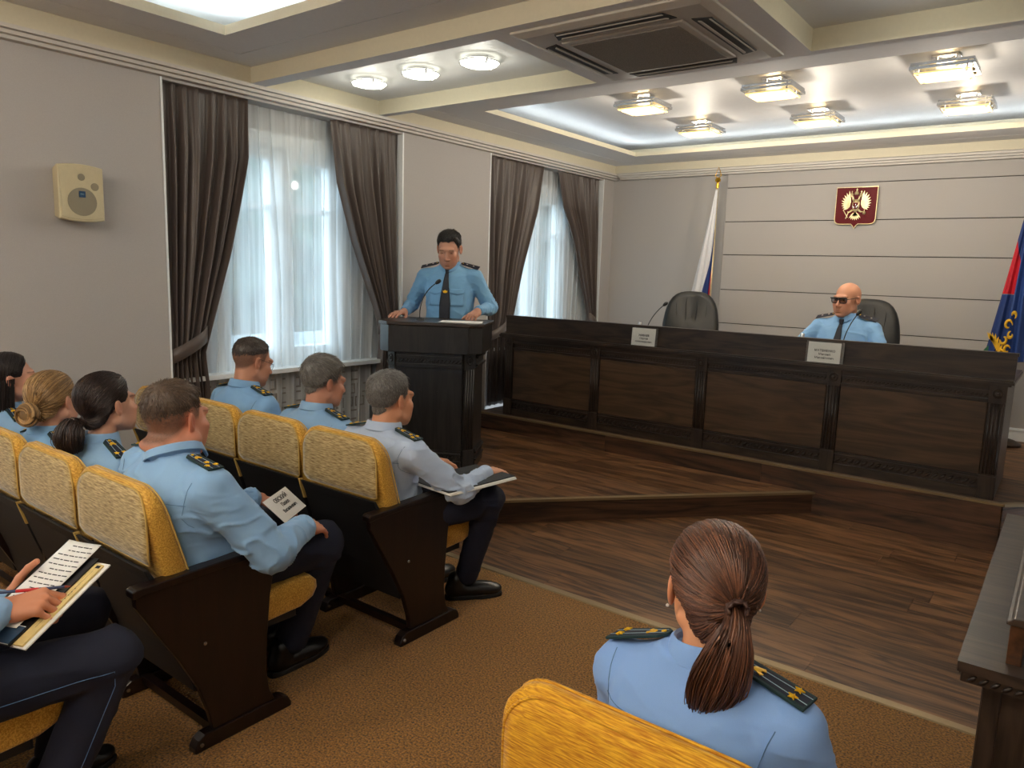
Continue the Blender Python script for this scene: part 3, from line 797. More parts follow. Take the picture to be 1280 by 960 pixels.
bottle(-2.86, 5.50, 'water bottle with a silver cap left of the empty leather chair')
bottle(-1.56, 5.50, 'water bottle with a silver cap beside the bald man')
gooseneck('microphone', 'black gooseneck microphone on the desk before the empty leather chair', (-2.93, 5.72, Z2 + .749), arc((0, 0, .015), (.02, 0, .2), (.14, .06, .315)))
gooseneck('microphone', 'black gooseneck microphone on the desk before the bald man', (-1.33, 5.66, Z2 + .749), arc((0, 0, .015), (.0, 0, .2), (.07, .09, .33)))

# ------------------------------------------------------------------ office chairs
def office_chair(x, y, rz, label):
    C_ = thing('office_chair', label, 'chair', (x, y, Z2), rz, 'leather chairs behind the desk')
    def back_ring(s, y): return [(px * s, y, .86 + pz * s) for px, pz in shape]
    shape = []
    for j in range(40):
        q = 2 * PI * j / 40; c, s = math.cos(q), math.sin(q)
        r = (abs(c) ** 3.2 + abs(s) ** 3.2) ** (-1 / 3.2); z = .31 * r * s; wd = .26 - .035 * (z / .31) * (1 if z > 0 else .2)
        shape.append((wd * r * c, z))
    def bk(s, y): return [(px * s, y + .05 * (1 - abs(px) / .26) + (pz * .18), .86 + pz * s) for px, pz in shape]
    b = MB(); b.loft([bk(.2, .105), bk(.86, .10), bk(.97, .085), bk(1, .05), bk(.96, .01), bk(.82, -.012), bk(.2, -.02)]); mk('backrest', b, M['leather'], C_, smooth=True)
    for px in (-.13, -.045, .045, .13):
        b = MB(); b.tube([(px * (1 + .1 * t), -.018 + .05 * (1 - abs(px) / .26) + (t * .26) * .18 - .004 + .03 * abs(t) ** 4, .86 + .26 * t) for t in (k / 8 - 1 for k in range(17))], .003, 6); mk('seam', b, M['black'], C_, smooth=True)
    b = MB(); b.box(-.25, -.42, .43, .25, .06, .53); mk('seat', b, M['leather'], C_, .045, True, 4)
    for s in (-1, 1):
        b = MB(); b.tube([(s * .28, .0, .50), (s * .3, .02, .62), (s * .3, -.05, .70), (s * .3, -.28, .70), (s * .29, -.33, .62), (s * .26, -.3, .47)], .022, 10); mk('armrest', b, M['black'], C_, smooth=True)
    b = MB(); b.lathe([(.001, .08), (.032, .08), (.03, .3), (.022, .3), (.022, .43), (.001, .43)], 16, (0, -.18, 0)); mk('gas_lift', b, M['darkmetal'], C_, smooth='auto')
    for k in range(5):
        q = k * 2 * PI / 5; e = (.3 * math.cos(q), -.18 + .3 * math.sin(q))
        b = MB(); b.tube([(0, -.18, .11), (e[0], e[1], .075)], [.026, .016], 8); mk('leg', b, M['black'], C_)
        b = MB(); b.lathe([(.001, -.012), (.028, -.012), (.028, .012), (.001, .012)], 14, (e[0], e[1], .03), 0, 'x'); mk('caster', b, M['black'], C_, smooth='auto')
office_chair(-2.90, 6.58, .35, 'black leather office chair standing empty behind the desk')
office_chair(-1.38, 6.60, .12, 'black leather office chair under the bald man')

# ------------------------------------------------------------------ flags and coat of arms
def flag(x, y, label, strips, parent_group='stage flags', finial_h=2.60, spread=.36, zlow=1.05):
    F = thing('flag_stand', label, 'flag', (x, y, Z2), 0, parent_group)
    top = finial_h - Z2 - .16
    b = MB(); b.lathe([(.001, 0), (.14, 0), (.145, .02), (.09, .045), (.03, .06), (.025, .1), (.001, .1)], 24); mk('base', b, M['wenge'], F, smooth='auto')
    b = MB(); b.tube([(0, 0, .05), (0, 0, top)], .013, 12); mk('pole', b, M['pale_gold'], F, smooth=True)
    fi = MB(); z = top; fi.lathe([(.001, z), (.016, z), (.016, z + .035), (.010, z + .042), (.010, z + .05), (.022, z + .058), (.03, z + .075), (.022, z + .092), (.008, z + .098), (.001, z + .1)], 16)
    f_ = mk('finial', fi, M['gold'], F, smooth='auto')
    sp_ = MB(); sp_.tube([(0, 0, z + .09), (-.030, 0, z + .115), (-.022, 0, z + .15), (0, 0, z + .2), (.022, 0, z + .15), (.030, 0, z + .115), (0, 0, z + .09)], .004, 6); mk('spear_head', sp_, M['gold'], f_, smooth=True)
    # the cloth hangs in bunched folds from the pole; each coloured field is its own mesh
    def cloth_pt(s, v, fold):
        """s in 0..1 across the bunched cloth, v in 0..1 from the head of the flag down"""
        z = top - .02 - v * (top - zlow + Z2 + .0)
        wid = .028 + (spread - .02) * v ** 1.05
        xx = .02 - s * wid
        yy = -.02 - .045 * (.3 + v) * (.6 + .4 * math.sin(fold * 2 * PI * s + 1.2 + v)) - .03 * math.sin(PI * s) * v
        return (xx, yy, z)
    for nm, mat, s0, s1, va, vb in strips:
        vs = []; nu, nv = 14, 36
        for j in range(nv + 1):
            t_ = j / nv
            for i in range(nu + 1):
                s = s0(t_) * (1 - i / nu) + s1(t_) * i / nu
                v0, v1 = va(s), vb(s); vs.append(cloth_pt(s, v0 + (v1 - v0) * t_, 2.6))
        q = [(j * (nu + 1) + i, j * (nu + 1) + i + 1, (j + 1) * (nu + 1) + i + 1, (j + 1) * (nu + 1) + i) for j in range(nv) for i in range(nu)]
        o = mesh_np(nm, np.array(vs), np.array(q), mat, F); s_ = o.modifiers.new('thickness', 'SOLIDIFY'); s_.thickness = .002
    return F
one = lambda c: (lambda t: c)
flag(-3.035, 7.33, 'white blue and red flag on a pole behind the empty leather chair', [
    ('white_stripe', M['flag_white'], one(.0), one(1.0), one(0), lambda s: .30 + .9 * min(1, max(0, (s - .02) / .62)) if s < .62 else 1.0),
    ('blue_stripe', M['flag_blue'], one(.0), one(.60), lambda s: min(1, .302 + .9 * max(0, (s - .02) / .62)), lambda s: min(1, .62 + 1.0 * max(0, s) / .6)),
    ('red_stripe', M['flag_red'], one(.0), one(.36), lambda s: min(1, .622 + 1.0 * max(0, s) / .6), one(1))], zlow=1.2, finial_h=2.66, spread=.25)
flag(-.395, 7.33, 'royal blue flag with a gold emblem on a pole at the right frame edge', [
    ('white_stripe', M['flag_white'], one(-.28), one(.0), one(0), one(.55)),
    ('white_head', M['flag_white'], one(.0), one(1.0), one(0), one(.16)),
    ('blue_stripe', M['flag_blue'], one(.42), one(1.0), one(.162), lambda s: .32 + .2 * (1 - s)),
    ('red_stripe', M['flag_red'], one(.42), one(1.0), lambda s: .322 + .2 * (1 - s), one(.62)),
    ('blue_field', M['flag_blue'], one(.42), one(1.0), one(.622), one(1)),
    ('royal_field', M['flag_royal'], one(.0), one(.42), one(.162), one(1)),
    ('royal_edge', M['flag_royal'], one(-.28), one(.0), one(.552), one(1))], zlow=1.02, finial_h=2.62, spread=.21)
fl2 = [o for o in bpy.data.objects if o.name.startswith('flag_stand')][-1]
def leafshape(L, w, n=8): return [(w * math.sin(PI * t) * (1 - .3 * t), L * t) for t in (i / n for i in range(n + 1))] + [(-w * math.sin(PI * t) * (1 - .3 * t), L * t) for t in (1 - i / n for i in range(1, n))]
em = MB()
def flat(mb, poly, mat4, th=.003):
    n = len(poly); vs = [mat4 @ V((x, 0, z)) for x, z in poly] + [mat4 @ V((x, -th, z)) for x, z in poly]
    mb.add(vs, [tuple(range(n)), tuple(range(n, 2 * n))[::-1]] + [(i, (i + 1) % n, n + (i + 1) % n, n + i) for i in range(n)])
for k in range(7):      # outspread gold wing feathers, curled tendrils
    flat(em, leafshape(.115 - .006 * abs(k - 3), .017), Matrix.Translation((-.235 + .01 * k, -.10, .86 - .016 * k)) @ Matrix.Rotation(math.radians(-42 + 13 * k), 4, 'Y'))
for cx, cz, r0, a0, a1 in ((-.09, 1.0, .042, 0, 300), (-.055, .92, .03, 90, 400), (-.12, .88, .04, 180, 460), (-.075, .80, .036, 20, 330), (-.05, 1.08, .03, -60, 200), (-.13, .77, .026, 0, 300)):
    em.tube([(cx + math.cos(math.radians(a0 + (a1 - a0) * t)) * r0 * (1 - .5 * t), -.105, cz + math.sin(math.radians(a0 + (a1 - a0) * t)) * r0 * (1 - .5 * t)) for t in (i / 14 for i in range(15))], [.004 + .011 * math.sin(PI * i / 14) for i in range(15)], 8)
em.v = [(x * .66 + .01, y, z) for x, y, z in em.v]
mk('gold_emblem', em, M['flag_gold'], fl2)
em = MB(); flat(em, leafshape(.11, .02), Matrix.Translation((-.20, -.098, .72)) @ Matrix.Rotation(.3, 4, 'Y')); mk('green_leaf', em, M['flag_green'], fl2)

A = thing('coat_of_arms', 'crimson shield with a gilt double headed eagle on the back wall', 'emblem', (-1.765, YB - .03, 2.30))
sh = [(-.178, .175), (.178, .175), (.178, -.115), (.172, -.14), (.155, -.155), (.13, -.16), (.03, -.16), (.012, -.178), (0, -.20), (-.012, -.178), (-.03, -.16), (-.13, -.16), (-.155, -.155), (-.172, -.14), (-.178, -.115)]
b = MB(); b.prism(sh, -.026, 0, 'y'); mk('shield', b, M['crimson'], A, .004)
b = MB(); b.tube([(x * 1.0, -.026, z) for x, z in sh], .004, 6, closed=True); mk('rim', b, M['pale_gold'], A)
def fl(mb, poly, x, z, rot=0, sx=1, th=.008, y=-.026, s=1):
    m = Matrix.Translation((x, y, z)) @ Matrix.Rotation(rot, 4, 'Y') @ Matrix.Scale(s, 4)
    flat(mb, [(px * sx, pz) for px, pz in poly][::1], m, th)
wing = MB()
for sx in (-1, 1):
    for k in range(9):
        an = math.radians(8 + 14 * k); fl(wing, leafshape(.108 - .0055 * k, .0105), sx * .05, .035 - .004 * k, sx * an)
    for k in range(6):
        an = math.radians(20 + 18 * k); fl(wing, leafshape(.06, .009), sx * .045, .03 - .003 * k, sx * an, 1, .013)
mk('wings', wing, M['pale_gold'], A)
body = MB()
body.lathe([(.001, -.055), (.02, -.04), (.032, 0), (.034, .03), (.024, .06), (.001, .065)], 16); body.v = [(x, -.026 + y * .35, z) for x, y, z in body.v]
for sx in (-1, 1):
    body.tube([(sx * .012, -.034, .045), (sx * .026, -.036, .07), (sx * .028, -.036, .088), (sx * .042, -.036, .094), (sx * .056, -.036, .086)], [.012, .010, .009, .010, .003], 8)
    body.tube([(sx * .022, -.032, -.03), (sx * .05, -.034, -.05), (sx * .068, -.034, -.048)], [.01, .007, .004], 6)
mk('eagle_body', body, M['pale_gold'], A, smooth=True)
tail = MB()
for k in range(7): fl(tail, leafshape(.075, .0095), 0, -.05, math.radians(180 - 42 + 14 * k))
mk('tail', tail, M['pale_gold'], A)
cr = MB()
for x, z, s in ((0, .118, 1.15), (-.04, .108, .85), (.04, .108, .85)):
    cr.lathe([(.001, -.01 * s), (.014 * s, -.01 * s), (.017 * s, .002 * s), (.012 * s, .013 * s), (.003 * s, .018 * s), (.003 * s, .024 * s), (.001, .026 * s)], 10, (x, -.034, z))
    cr.box(x - .007 * s, -.036, z + .027 * s, x + .007 * s, -.032, z + .031 * s); cr.box(x - .002 * s, -.036, z + .022 * s, x + .002 * s, -.032, z + .04 * s)
mk('crowns', cr, M['pale_gold'], A)
for sx, nm in ((-1, 'sceptre'), (1, 'orb')):
    s_ = MB()
    if nm == 'sceptre': s_.tube([(-.055, -.036, -.045), (-.078, -.036, -.11), (-.085, -.036, -.075)][:2], .004, 6); s_.tube([(-.105, -.036, -.03), (-.062, -.036, -.10)], .0035, 6)
    else: s_.lathe([(.001, -.015), (.011, -.011), (.015, 0), (.011, .011), (.001, .015)], 12, (.078, -.034, -.06)); s_.box(.076, -.038, -.046, .08, -.032, -.03)
    mk(nm, s_, M['pale_gold'], A)
es = MB(); es.prism([(-.021, .035), (.021, .035), (.021, -.01), (.012, -.022), (0, -.026), (-.012, -.022), (-.021, -.01)], -.046, -.037, 'y'); bs = mk('breast_shield', es, M['crimson'], A, .002)
rd = MB(); fl(rd, leafshape(.035, .006), .006, -.016, .5, 1, .004, -.0465); fl(rd, leafshape(.026, .005), -.006, -.012, -.9, 1, .004, -.0465); fl(rd, leafshape(.022, .004), .002, .004, .1, 1, .004, -.0465); mk('rider', rd, M['chrome'], bs)

# ------------------------------------------------------------------ side table at the right
T = thing('side_table', 'dark wooden table with a raised board at the right edge', 'table', (-.13, 1.90, 0))
tw, tl = .72, 1.42
b = MB(); b.box(0, .0, .725, tw, tl, .75); mk('table_top', b, M['wenge'], T, .006)
b = MB(); b.box(.008, .008, .700, tw - .008, tl - .008, .7245); ed = mk('edge_moulding', b, M['wenge'], T, .005)
b = MB(); rope(b, (.02, .007, .712), (tw - .02, .007, .712), (0, -1, 0), .008, .022); rope(b, (.007, tl - .02, .712), (.007, .02, .712), (-1, 0, 0), .008, .022); o = mk('rope_carving', b, M['wenge'], ed, smooth=True); o['kind'] = 'stuff'
b = MB(); b.box(.05, .07, .10, .075, tl - .07, .70); mk('side_panel', b, M['wenge_v'], T, .003)
b = MB(); b.box(.076, .07, .10, tw - .05, .095, .70); mk('end_panel', b, M['wenge_v'], T, .003)
b = MB(); b.box(.046, .062, 0, .10, .10, .45); b.box(.052, .066, .45, .09, .1, .70); mk('corner_post', b, M['wenge_v'], T, .003)
b = MB(); b.box(.046, .062, 0, tw - .05, tl - .062, .10); mk('plinth', b, M['wenge'], T, .003)
b = MB(); b.box(.088, .06, .75, .118, tl - .06, .845); mk('raised_board', b, wood('raised_board_brown', srgb(58, 34, 20), srgb(92, 58, 34), .35, 1.2, 1, .05, False), T, .002)
b = MB(); b.prism([(.080, .845), (.126, .845), (.126, .853), (.118, .857), (.112, .863), (.094, .863), (.088, .857), (.080, .853)], .05, tl - .05, 'y'); mk('cap_moulding', b, M['wenge'], T, .002)
S = thing('paper_stack', 'stack of white paper behind the raised board on the side table', 'paper', (.03, 2.09, .75))
rnd = random.Random(3)
for i in range(7):
    b = MB(); b.box(-.0, -.11, 0, .21, .16, .0065); o = mk('sheet_bundle', b, M['paper'], S); o.location = (rnd.uniform(-.004, .004), rnd.uniform(-.004, .004), .007 * i + .0002); o.rotation_euler[2] = rnd.uniform(-.03, .03)

# ------------------------------------------------------------------ auditorium seats
def rot_yz(p, c, a):
    y, z = p[1] - c[0], p[2] - c[1]
    return (p[0], c[0] + y * math.cos(a) - z * math.sin(a), c[1] + y * math.sin(a) + z * math.cos(a))
def seat_proto(fabric, fback, aisle=True, pipe=None):
    pipe = pipe or M['piping']
    S = thing('theater_seat', 'seat', 'chair')
    # side standard (right-hand side, x = +.25) with foot and arm cap
    prof = [(.0, .565), (.0, .60), (.03, .606), (.46, .612), (.485, .606), (.485, .575), (.462, .45), (.448, .30), (.442, .18), (.452, .10), (.475, .055), (.235, .055), (.222, .12), (.19, .22), (.13, .34)]
    def standard(x):
        b = MB(); b.prism([(max(y, y0), z) for y, z in prof], x - .014, x + .014, 'x'); sd = mk('side_standard', b, M['side_board'], S, .003)
        b = MB(); b.prism([(y0 - .012, .598), (y0 + .02, .604), (.47, .612), (.494, .606), (.494, .632), (.47, .640), (y0, .628), (y0 - .012, .622)], x - .024, x + .024, 'x'); mk('arm_cap', b, M['side_board'], sd, .004)
        foot = [(.165, .0), (.165, .018), (.178, .042), (.20, .055), (.50, .055), (.525, .042), (.538, .018), (.538, .0)]
        b = MB(); b.prism(foot, x - .022, x + .022, 'x'); mk('foot', b, M['side_board'], sd, .004)
        b = MB(); b.lathe([(.001, 0), (.008, 0), (.007, .003), (.001, .004)], 12, (x + .022, .187, .025), 0, 'x'); b.lathe([(.001, 0), (.007, 0), (.006, .002), (.001, .003)], 12, (x + .014, .215, .37), 0, 'x'); mk('bolt', b, M['steel'], sd)
        return sd
    y0 = 0 if aisle else .115
    standard(.25)
    # back: cushion lofted from a rounded rectangle, leaning back; its rear is a piped cover, paler because nap sheen is painted in
    def outline(w, h, r, cx=0, cz=0, n=7):
        pts = []
        for qx, qz, a0 in ((w / 2 - r, h / 2 - r, 0), (-w / 2 + r, h / 2 - r, 90)):
            for j in range(n + 1):
                q = math.radians(a0 + 90 * j / n); pts.append((cx + qx + r * math.cos(q), cz + qz + r * math.sin(q)))
        rb = .03
        for qx, qz, a0 in ((-w / 2 + rb, -h / 2 + rb, 180), (w / 2 - rb, -h / 2 + rb, 270)):
            for j in range(n + 1):
                q = math.radians(a0 + 90 * j / n); pts.append((cx + qx + rb * math.cos(q), cz + qz + rb * math.sin(q)))
        return pts
    W, ZT, ZB = .496, .912, .50
    def yr(z): return .055 + max(0, .70 - z) * .38 + max(0, z - .86) * .25
    def yf(z): return .098 + (ZT - z) * .30
    def lay(ins, t, zb=ZB, w=W, zt=ZT, off=0):
        o = outline(w - 2 * ins, zt - zb - 2 * ins, max(.012, .088 - ins * .6), 0, (zt + zb) / 2)
        return [(x, yr(z) * (1 - t) + yf(z) * t + off, z) for x, z in o]
    b = MB(); b.loft([lay(.06, .03), lay(.016, .03), lay(.005, .10), lay(0, .25), lay(0, .72), lay(.006, .90), lay(.022, 1.03), lay(.05, 1.12), lay(.10, 1.18)])
    bk = mk('backrest', b, fabric, S, smooth=True)
    zc = .668
    def lay2(ins, off): return lay(ins, 0, zc, W - .03, ZT - .014, off)
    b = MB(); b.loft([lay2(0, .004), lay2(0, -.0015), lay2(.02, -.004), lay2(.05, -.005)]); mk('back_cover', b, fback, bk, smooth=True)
    b = MB(); b.tube(lay2(-.002, 0), .0034, 6, closed=True); mk('piping', b, pipe, bk, smooth=True)
    def edge(t, dx): return [(x + dx * .5, y, z) for x, y, z in lay(0, t)]
    b = MB(); rg = [p for p in lay(.001, .92)]; b.tube(rg, .003, 6, closed=True); mk('front_piping', b, pipe, bk, smooth=True)
    sh = [(.047, .664), (.060, .664), (.085, .62), (.125, .50), (.18, .33), (.21, .20), (.195, .20), (.165, .33), (.105, .50), (.066, .62)]
    b = MB(); b.prism([(y - .006, z) for y, z in sh], -.236, .236, 'x'); mk('back_shell', b, M['black_panel'], S, .002)
    if not aisle or True:
        b = MB(); b.prism([(.040, .668), (.058, .668), (.085, .575), (.068, .575)], -.254, -.244, 'x'); mk('joint_strip', b, M['piping'], S)
    b = MB(); b.tube([(-.240, .082, .60), (-.240, .10, .53)], .004, 6); mk('hinge_bracket', b, M['steel'], S)
    # seat cushion, its front nosed over, slightly raised to the front
    seat = [(.16, .335), (.16, .40), (.19, .425), (.30, .432), (.52, .448), (.62, .452), (.675, .444), (.705, .415), (.708, .385), (.69, .355), (.64, .335), (.40, .325)]
    b = MB(); b.loft([[(x, .42 + (y - .42) * s, .385 + (z - .385) * s) for y, z in seat] for x, s in ((-.222, .80), (-.217, .93), (-.205, 1), (.205, 1), (.217, .93), (.222, .80))]); mk('seat_cushion', b, fabric, S, smooth=True)
    b = MB(); b.box(-.20, .2, .30, .20, .62, .334); mk('seat_pan', b, M['black_panel'], S, .01)
    b = MB(); b.box(-.236, .24, .03, .236, .27, .06); mk('floor_bar', b, M['side_board'], S)
    return S
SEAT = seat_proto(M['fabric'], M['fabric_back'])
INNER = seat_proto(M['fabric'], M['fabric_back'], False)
def copy_tree(o, parent=None):
    c = o.copy(); COL.objects.link(c)
    if parent is not None: c.parent = parent
    for ch in list(o.children): copy_tree(ch, c)
    return c
USED = set()
def put_seat(x, y, label, aisle):
    p = SEAT if aisle else INNER
    s = copy_tree(p) if p.name in USED else p
    USED.add(p.name)
    s.location = (x, y, 0); s['label'] = label; s['group'] = 'auditorium seats'
    return s
ROW1, ROW2, ROW0 = 1.0, 1.927, .073
XS = [-2.405, -2.905, -3.405, -3.905]
who1 = ['under the heavyset man, middle row aisle end', 'under the woman with the low dark ponytail', 'under the woman with the blonde bun', 'under the woman with long loose dark hair']
who2 = ['under the grey haired man holding a folder, front row aisle end', 'under the grey haired man with a side parting', 'under the man in thin glasses', 'left empty beside the window wall']
for i, x in enumerate(XS):
    put_seat(x, ROW1, 'golden padded auditorium seat ' + who1[i], i == 0)
    put_seat(x, ROW2, 'golden padded auditorium seat ' + who2[i], i == 0)
put_seat(-2.29, ROW0, 'golden padded auditorium seat under the man writing with a pen', True)
put_seat(-2.79, ROW0, 'empty golden padded auditorium seat beyond the man writing with a pen', False)
G = seat_proto(M['fabric_gold'], M['fabric_gold'], True, M['fabric_gold']); G.location = (-.475, ROW1 - .11, 0); G['label'] = 'bright golden auditorium seat under the woman with the auburn ponytail'; G['group'] = 'auditorium seats'
# ------------------------------------------------------------------ figures: signed-distance modelling with surface nets
class Field:
    def __init__(s, lo, hi, h):
        s.lo = np.array(lo, float); s.h = h; s.n = np.ceil((np.array(hi) - s.lo) / h).astype(int) + 1
        s.F = np.full(s.n, .3, np.float32)
    def sub(s, lo, hi):
        i0 = np.clip(np.floor((np.array(lo) - s.lo) / s.h).astype(int), 0, s.n); i1 = np.clip(np.ceil((np.array(hi) - s.lo) / s.h).astype(int) + 1, 0, s.n)
        sl = tuple(slice(a, b) for a, b in zip(i0, i1))
        ax = [(s.lo[k] + s.h * np.arange(i0[k], i1[k])).astype(np.float32) for k in range(3)]
        return sl, ax[0][:, None, None], ax[1][None, :, None], ax[2][None, None, :]
    def put(s, fn, lo, hi, k=.01, sub=False):
        m = k + 2 * s.h
        sl, X, Y, Z = s.sub(np.array(lo) - m, np.array(hi) + m)
        A = s.F[sl]
        if A.size == 0: return
        d = fn(X, Y, Z)
        if sub:
            h = np.clip(.5 - .5 * (A + d) / k, 0, 1); s.F[sl] = A * (1 - h) - d * h + k * h * (1 - h)
        else:
            h = np.clip(.5 + .5 * (A - d) / k, 0, 1); s.F[sl] = A * (1 - h) + d * h - k * h * (1 - h)
    def capsule(s, a, b, ra, rb=None, k=.01, sub=False, sq=(1, 1, 1)):
        rb = ra if rb is None else rb
        a, b = np.array(a, float), np.array(b, float); ab = b - a; bb = max(ab @ ab, 1e-9); R = max(ra, rb)
        def fn(X, Y, Z):
            t = np.clip(((X - a[0]) * ab[0] + (Y - a[1]) * ab[1] + (Z - a[2]) * ab[2]) / bb, 0, 1)
            return np.sqrt((X - a[0] - t * ab[0]) ** 2 + (Y - a[1] - t * ab[1]) ** 2 + (Z - a[2] - t * ab[2]) ** 2) - (ra + (rb - ra) * t)
        s.put(fn, np.minimum(a, b) - R, np.maximum(a, b) + R, k, sub)
    def ell(s, c, r, k=.01, sub=False, rot=None):
        c, r = np.array(c, float), np.array(r, float); R = max(r) if rot is not None else r
        def fn(X, Y, Z):
            x, y, z = X - c[0], Y - c[1], Z - c[2]
            if rot is not None:
                m = np.array(rot.to_3x3().inverted()); x, y, z = (m[i][0] * x + m[i][1] * y + m[i][2] * z for i in range(3))
            k0 = np.sqrt((x / r[0]) ** 2 + (y / r[1]) ** 2 + (z / r[2]) ** 2); k1 = np.sqrt((x / r[0] ** 2) ** 2 + (y / r[1] ** 2) ** 2 + (z / r[2] ** 2) ** 2)
            return k0 * (k0 - 1) / np.maximum(k1, 1e-6)
        s.put(fn, c - R, c + R, k, sub)
    def trunk(s, sec, k=.03):
        """sec: rows of z, cx, cy, half width, half depth"""
        T = np.array(sorted(sec)); z0, z1 = T[0, 0], T[-1, 0]
        zz = np.linspace(z0 - .1, z1 + .1, 200)
        cols = []
        for c in range(1, 5):
            v = np.interp(zz, T[:, 0], T[:, c]); kk = np.ones(13) / 13; v = np.convolve(np.pad(v, 6, 'edge'), kk, 'valid'); cols.append(v)
        def fn(X, Y, Z):
            cx, cy, w, d = (np.interp(Z, zz, c) for c in cols)
            x, y = np.abs((X - cx) / w), np.abs((Y - cy) / d)
            r = (x ** 2.4 + y ** 2.4 + 1e-9) ** (1 / 2.4)
            dd = (r - 1) * np.minimum(w, d)
            e = np.maximum(z0 - Z, Z - z1) + 0 * dd
            return (np.maximum(dd, e) + np.sqrt(np.maximum(dd, 0) ** 2 + np.maximum(e, 0) ** 2) - np.maximum(np.maximum(dd, 0), np.maximum(e, 0))).astype(np.float32)
        W = T[:, 3].max() + np.abs(T[:, 1]).max(); D = T[:, 4].max()
        s.put(fn, (-W, T[:, 2].min() - D, z0), (W, T[:, 2].max() + D, z1), k)
    def mesh(s):
        F = s.F; n = s.n; S = F < 0
        c = np.zeros(n - 1, np.int8)
        for i in (0, 1):
            for j in (0, 1):
                for k in (0, 1): c += S[i:n[0] - 1 + i, j:n[1] - 1 + j, k:n[2] - 1 + k]
        idx = np.argwhere((c > 0) & (c < 8)); M_ = len(idx)
        ids = np.full(n - 1, -1, np.int32); ids[tuple(idx.T)] = np.arange(M_)
        P = np.zeros((M_, 3)); cnt = np.zeros(M_)
        for ax in range(3):
            o1, o2 = [a for a in range(3) if a != ax]
            for a in (0, 1):
                for b in (0, 1):
                    p = idx.copy(); p[:, o1] += a; p[:, o2] += b; q = p.copy(); q[:, ax] += 1
                    f0, f1 = F[tuple(p.T)], F[tuple(q.T)]; m = (f0 < 0) != (f1 < 0)
                    t = f0[m] / (f0[m] - f1[m]); pt = p[m].astype(float); pt[:, ax] += t
                    P[m] += pt; cnt[m] += 1
        P /= cnt[:, None]
        Q = []
        for ax in range(3):
            o1, o2 = [(1, 2), (2, 0), (0, 1)][ax]
            a0 = [slice(None)] * 3; a1 = [slice(None)] * 3; a0[ax] = slice(0, n[ax] - 1); a1[ax] = slice(1, n[ax])
            s0, s1 = S[tuple(a0)], S[tuple(a1)]
            for flip, mk_ in ((False, s0 & ~s1), (True, ~s0 & s1)):
                e = np.argwhere(mk_); e = e[(e[:, o1] > 0) & (e[:, o2] > 0) & (e[:, o1] < n[o1] - 1) & (e[:, o2] < n[o2] - 1)]
                if not len(e): continue
                def g(d1, d2):
                    p = e.copy(); p[:, o1] -= d1; p[:, o2] -= d2; return ids[tuple(p.T)]
                q = np.stack([g(1, 1), g(0, 1), g(0, 0), g(1, 0)], 1)
                Q.append(q[:, ::-1] if flip else q)
        Q = np.concatenate(Q); Q = Q[(Q >= 0).all(1)]
        return s.lo + P * s.h, Q

def vnoise(P):
    P = np.asarray(P, float); i = np.floor(P).astype(np.int64); f = P - i; f = f * f * (3 - 2 * f)
    def hsh(a, b, c):
        n = (a * 374761393 + b * 668265263 + c * 2147483647) & 0xffffffff; n = ((n ^ (n >> 13)) * 1274126177) & 0xffffffff
        return ((n ^ (n >> 16)) & 0xffff) / 32767.5 - 1
    r = 0
    for a in (0, 1):
        for b in (0, 1):
            for c in (0, 1):
                w = (f[:, 0] if a else 1 - f[:, 0]) * (f[:, 1] if b else 1 - f[:, 1]) * (f[:, 2] if c else 1 - f[:, 2])
                r = r + w * hsh(i[:, 0] + a, i[:, 1] + b, i[:, 2] + c)
    return r
def vnormals(Vt, Q):
    n = np.zeros_like(Vt); fn = np.cross(Vt[Q[:, 2]] - Vt[Q[:, 0]], Vt[Q[:, 3]] - Vt[Q[:, 1]])
    for k in range(4): np.add.at(n, Q[:, k], fn)
    return n / np.maximum(np.linalg.norm(n, axis=1, keepdims=True), 1e-9)
def apply(m, P):
    A = np.array(m); return np.asarray(P) @ A[:3, :3].T + A[:3, 3]
def joinm(parts):
    vs, qs, cs, o = [], [], [], 0
    for v, q, c in parts:
        vs.append(v); qs.append(q + o); cs.append(np.broadcast_to(np.asarray(c, float), (len(v), 3))); o += len(v)
    return np.concatenate(vs), np.concatenate(qs), np.concatenate(cs)
def strands(paths, rad, updir=None):
    """paths (S,n,3) -> thin three sided tapering tubes; returns verts, quads, strand index per vertex"""
    S, n, _ = paths.shape
    t = np.gradient(paths, axis=1); t /= np.maximum(np.linalg.norm(t, axis=2, keepdims=True), 1e-9)
    ref = np.array([.31, .22, .92]) if updir is None else updir
    a = np.cross(t, ref); a /= np.maximum(np.linalg.norm(a, axis=2, keepdims=True), 1e-6); b = np.cross(t, a)
    r = np.broadcast_to(rad, (S, n))[:, :, None]
    ring_ = np.stack([paths + r * (a * math.cos(q) + b * math.sin(q)) for q in (0, 2.094, 4.189)], 2).reshape(-1, 3)
    i = np.arange(S)[:, None, None] * n * 3 + np.arange(n - 1)[None, :, None] * 3; k = np.arange(3)[None, None, :]; k2 = (k + 1) % 3
    q = np.stack([i + k, i + k2, i + 3 + k2, i + 3 + k], 3).reshape(-1, 4)
    return ring_, q, np.repeat(np.arange(S), n * 3)

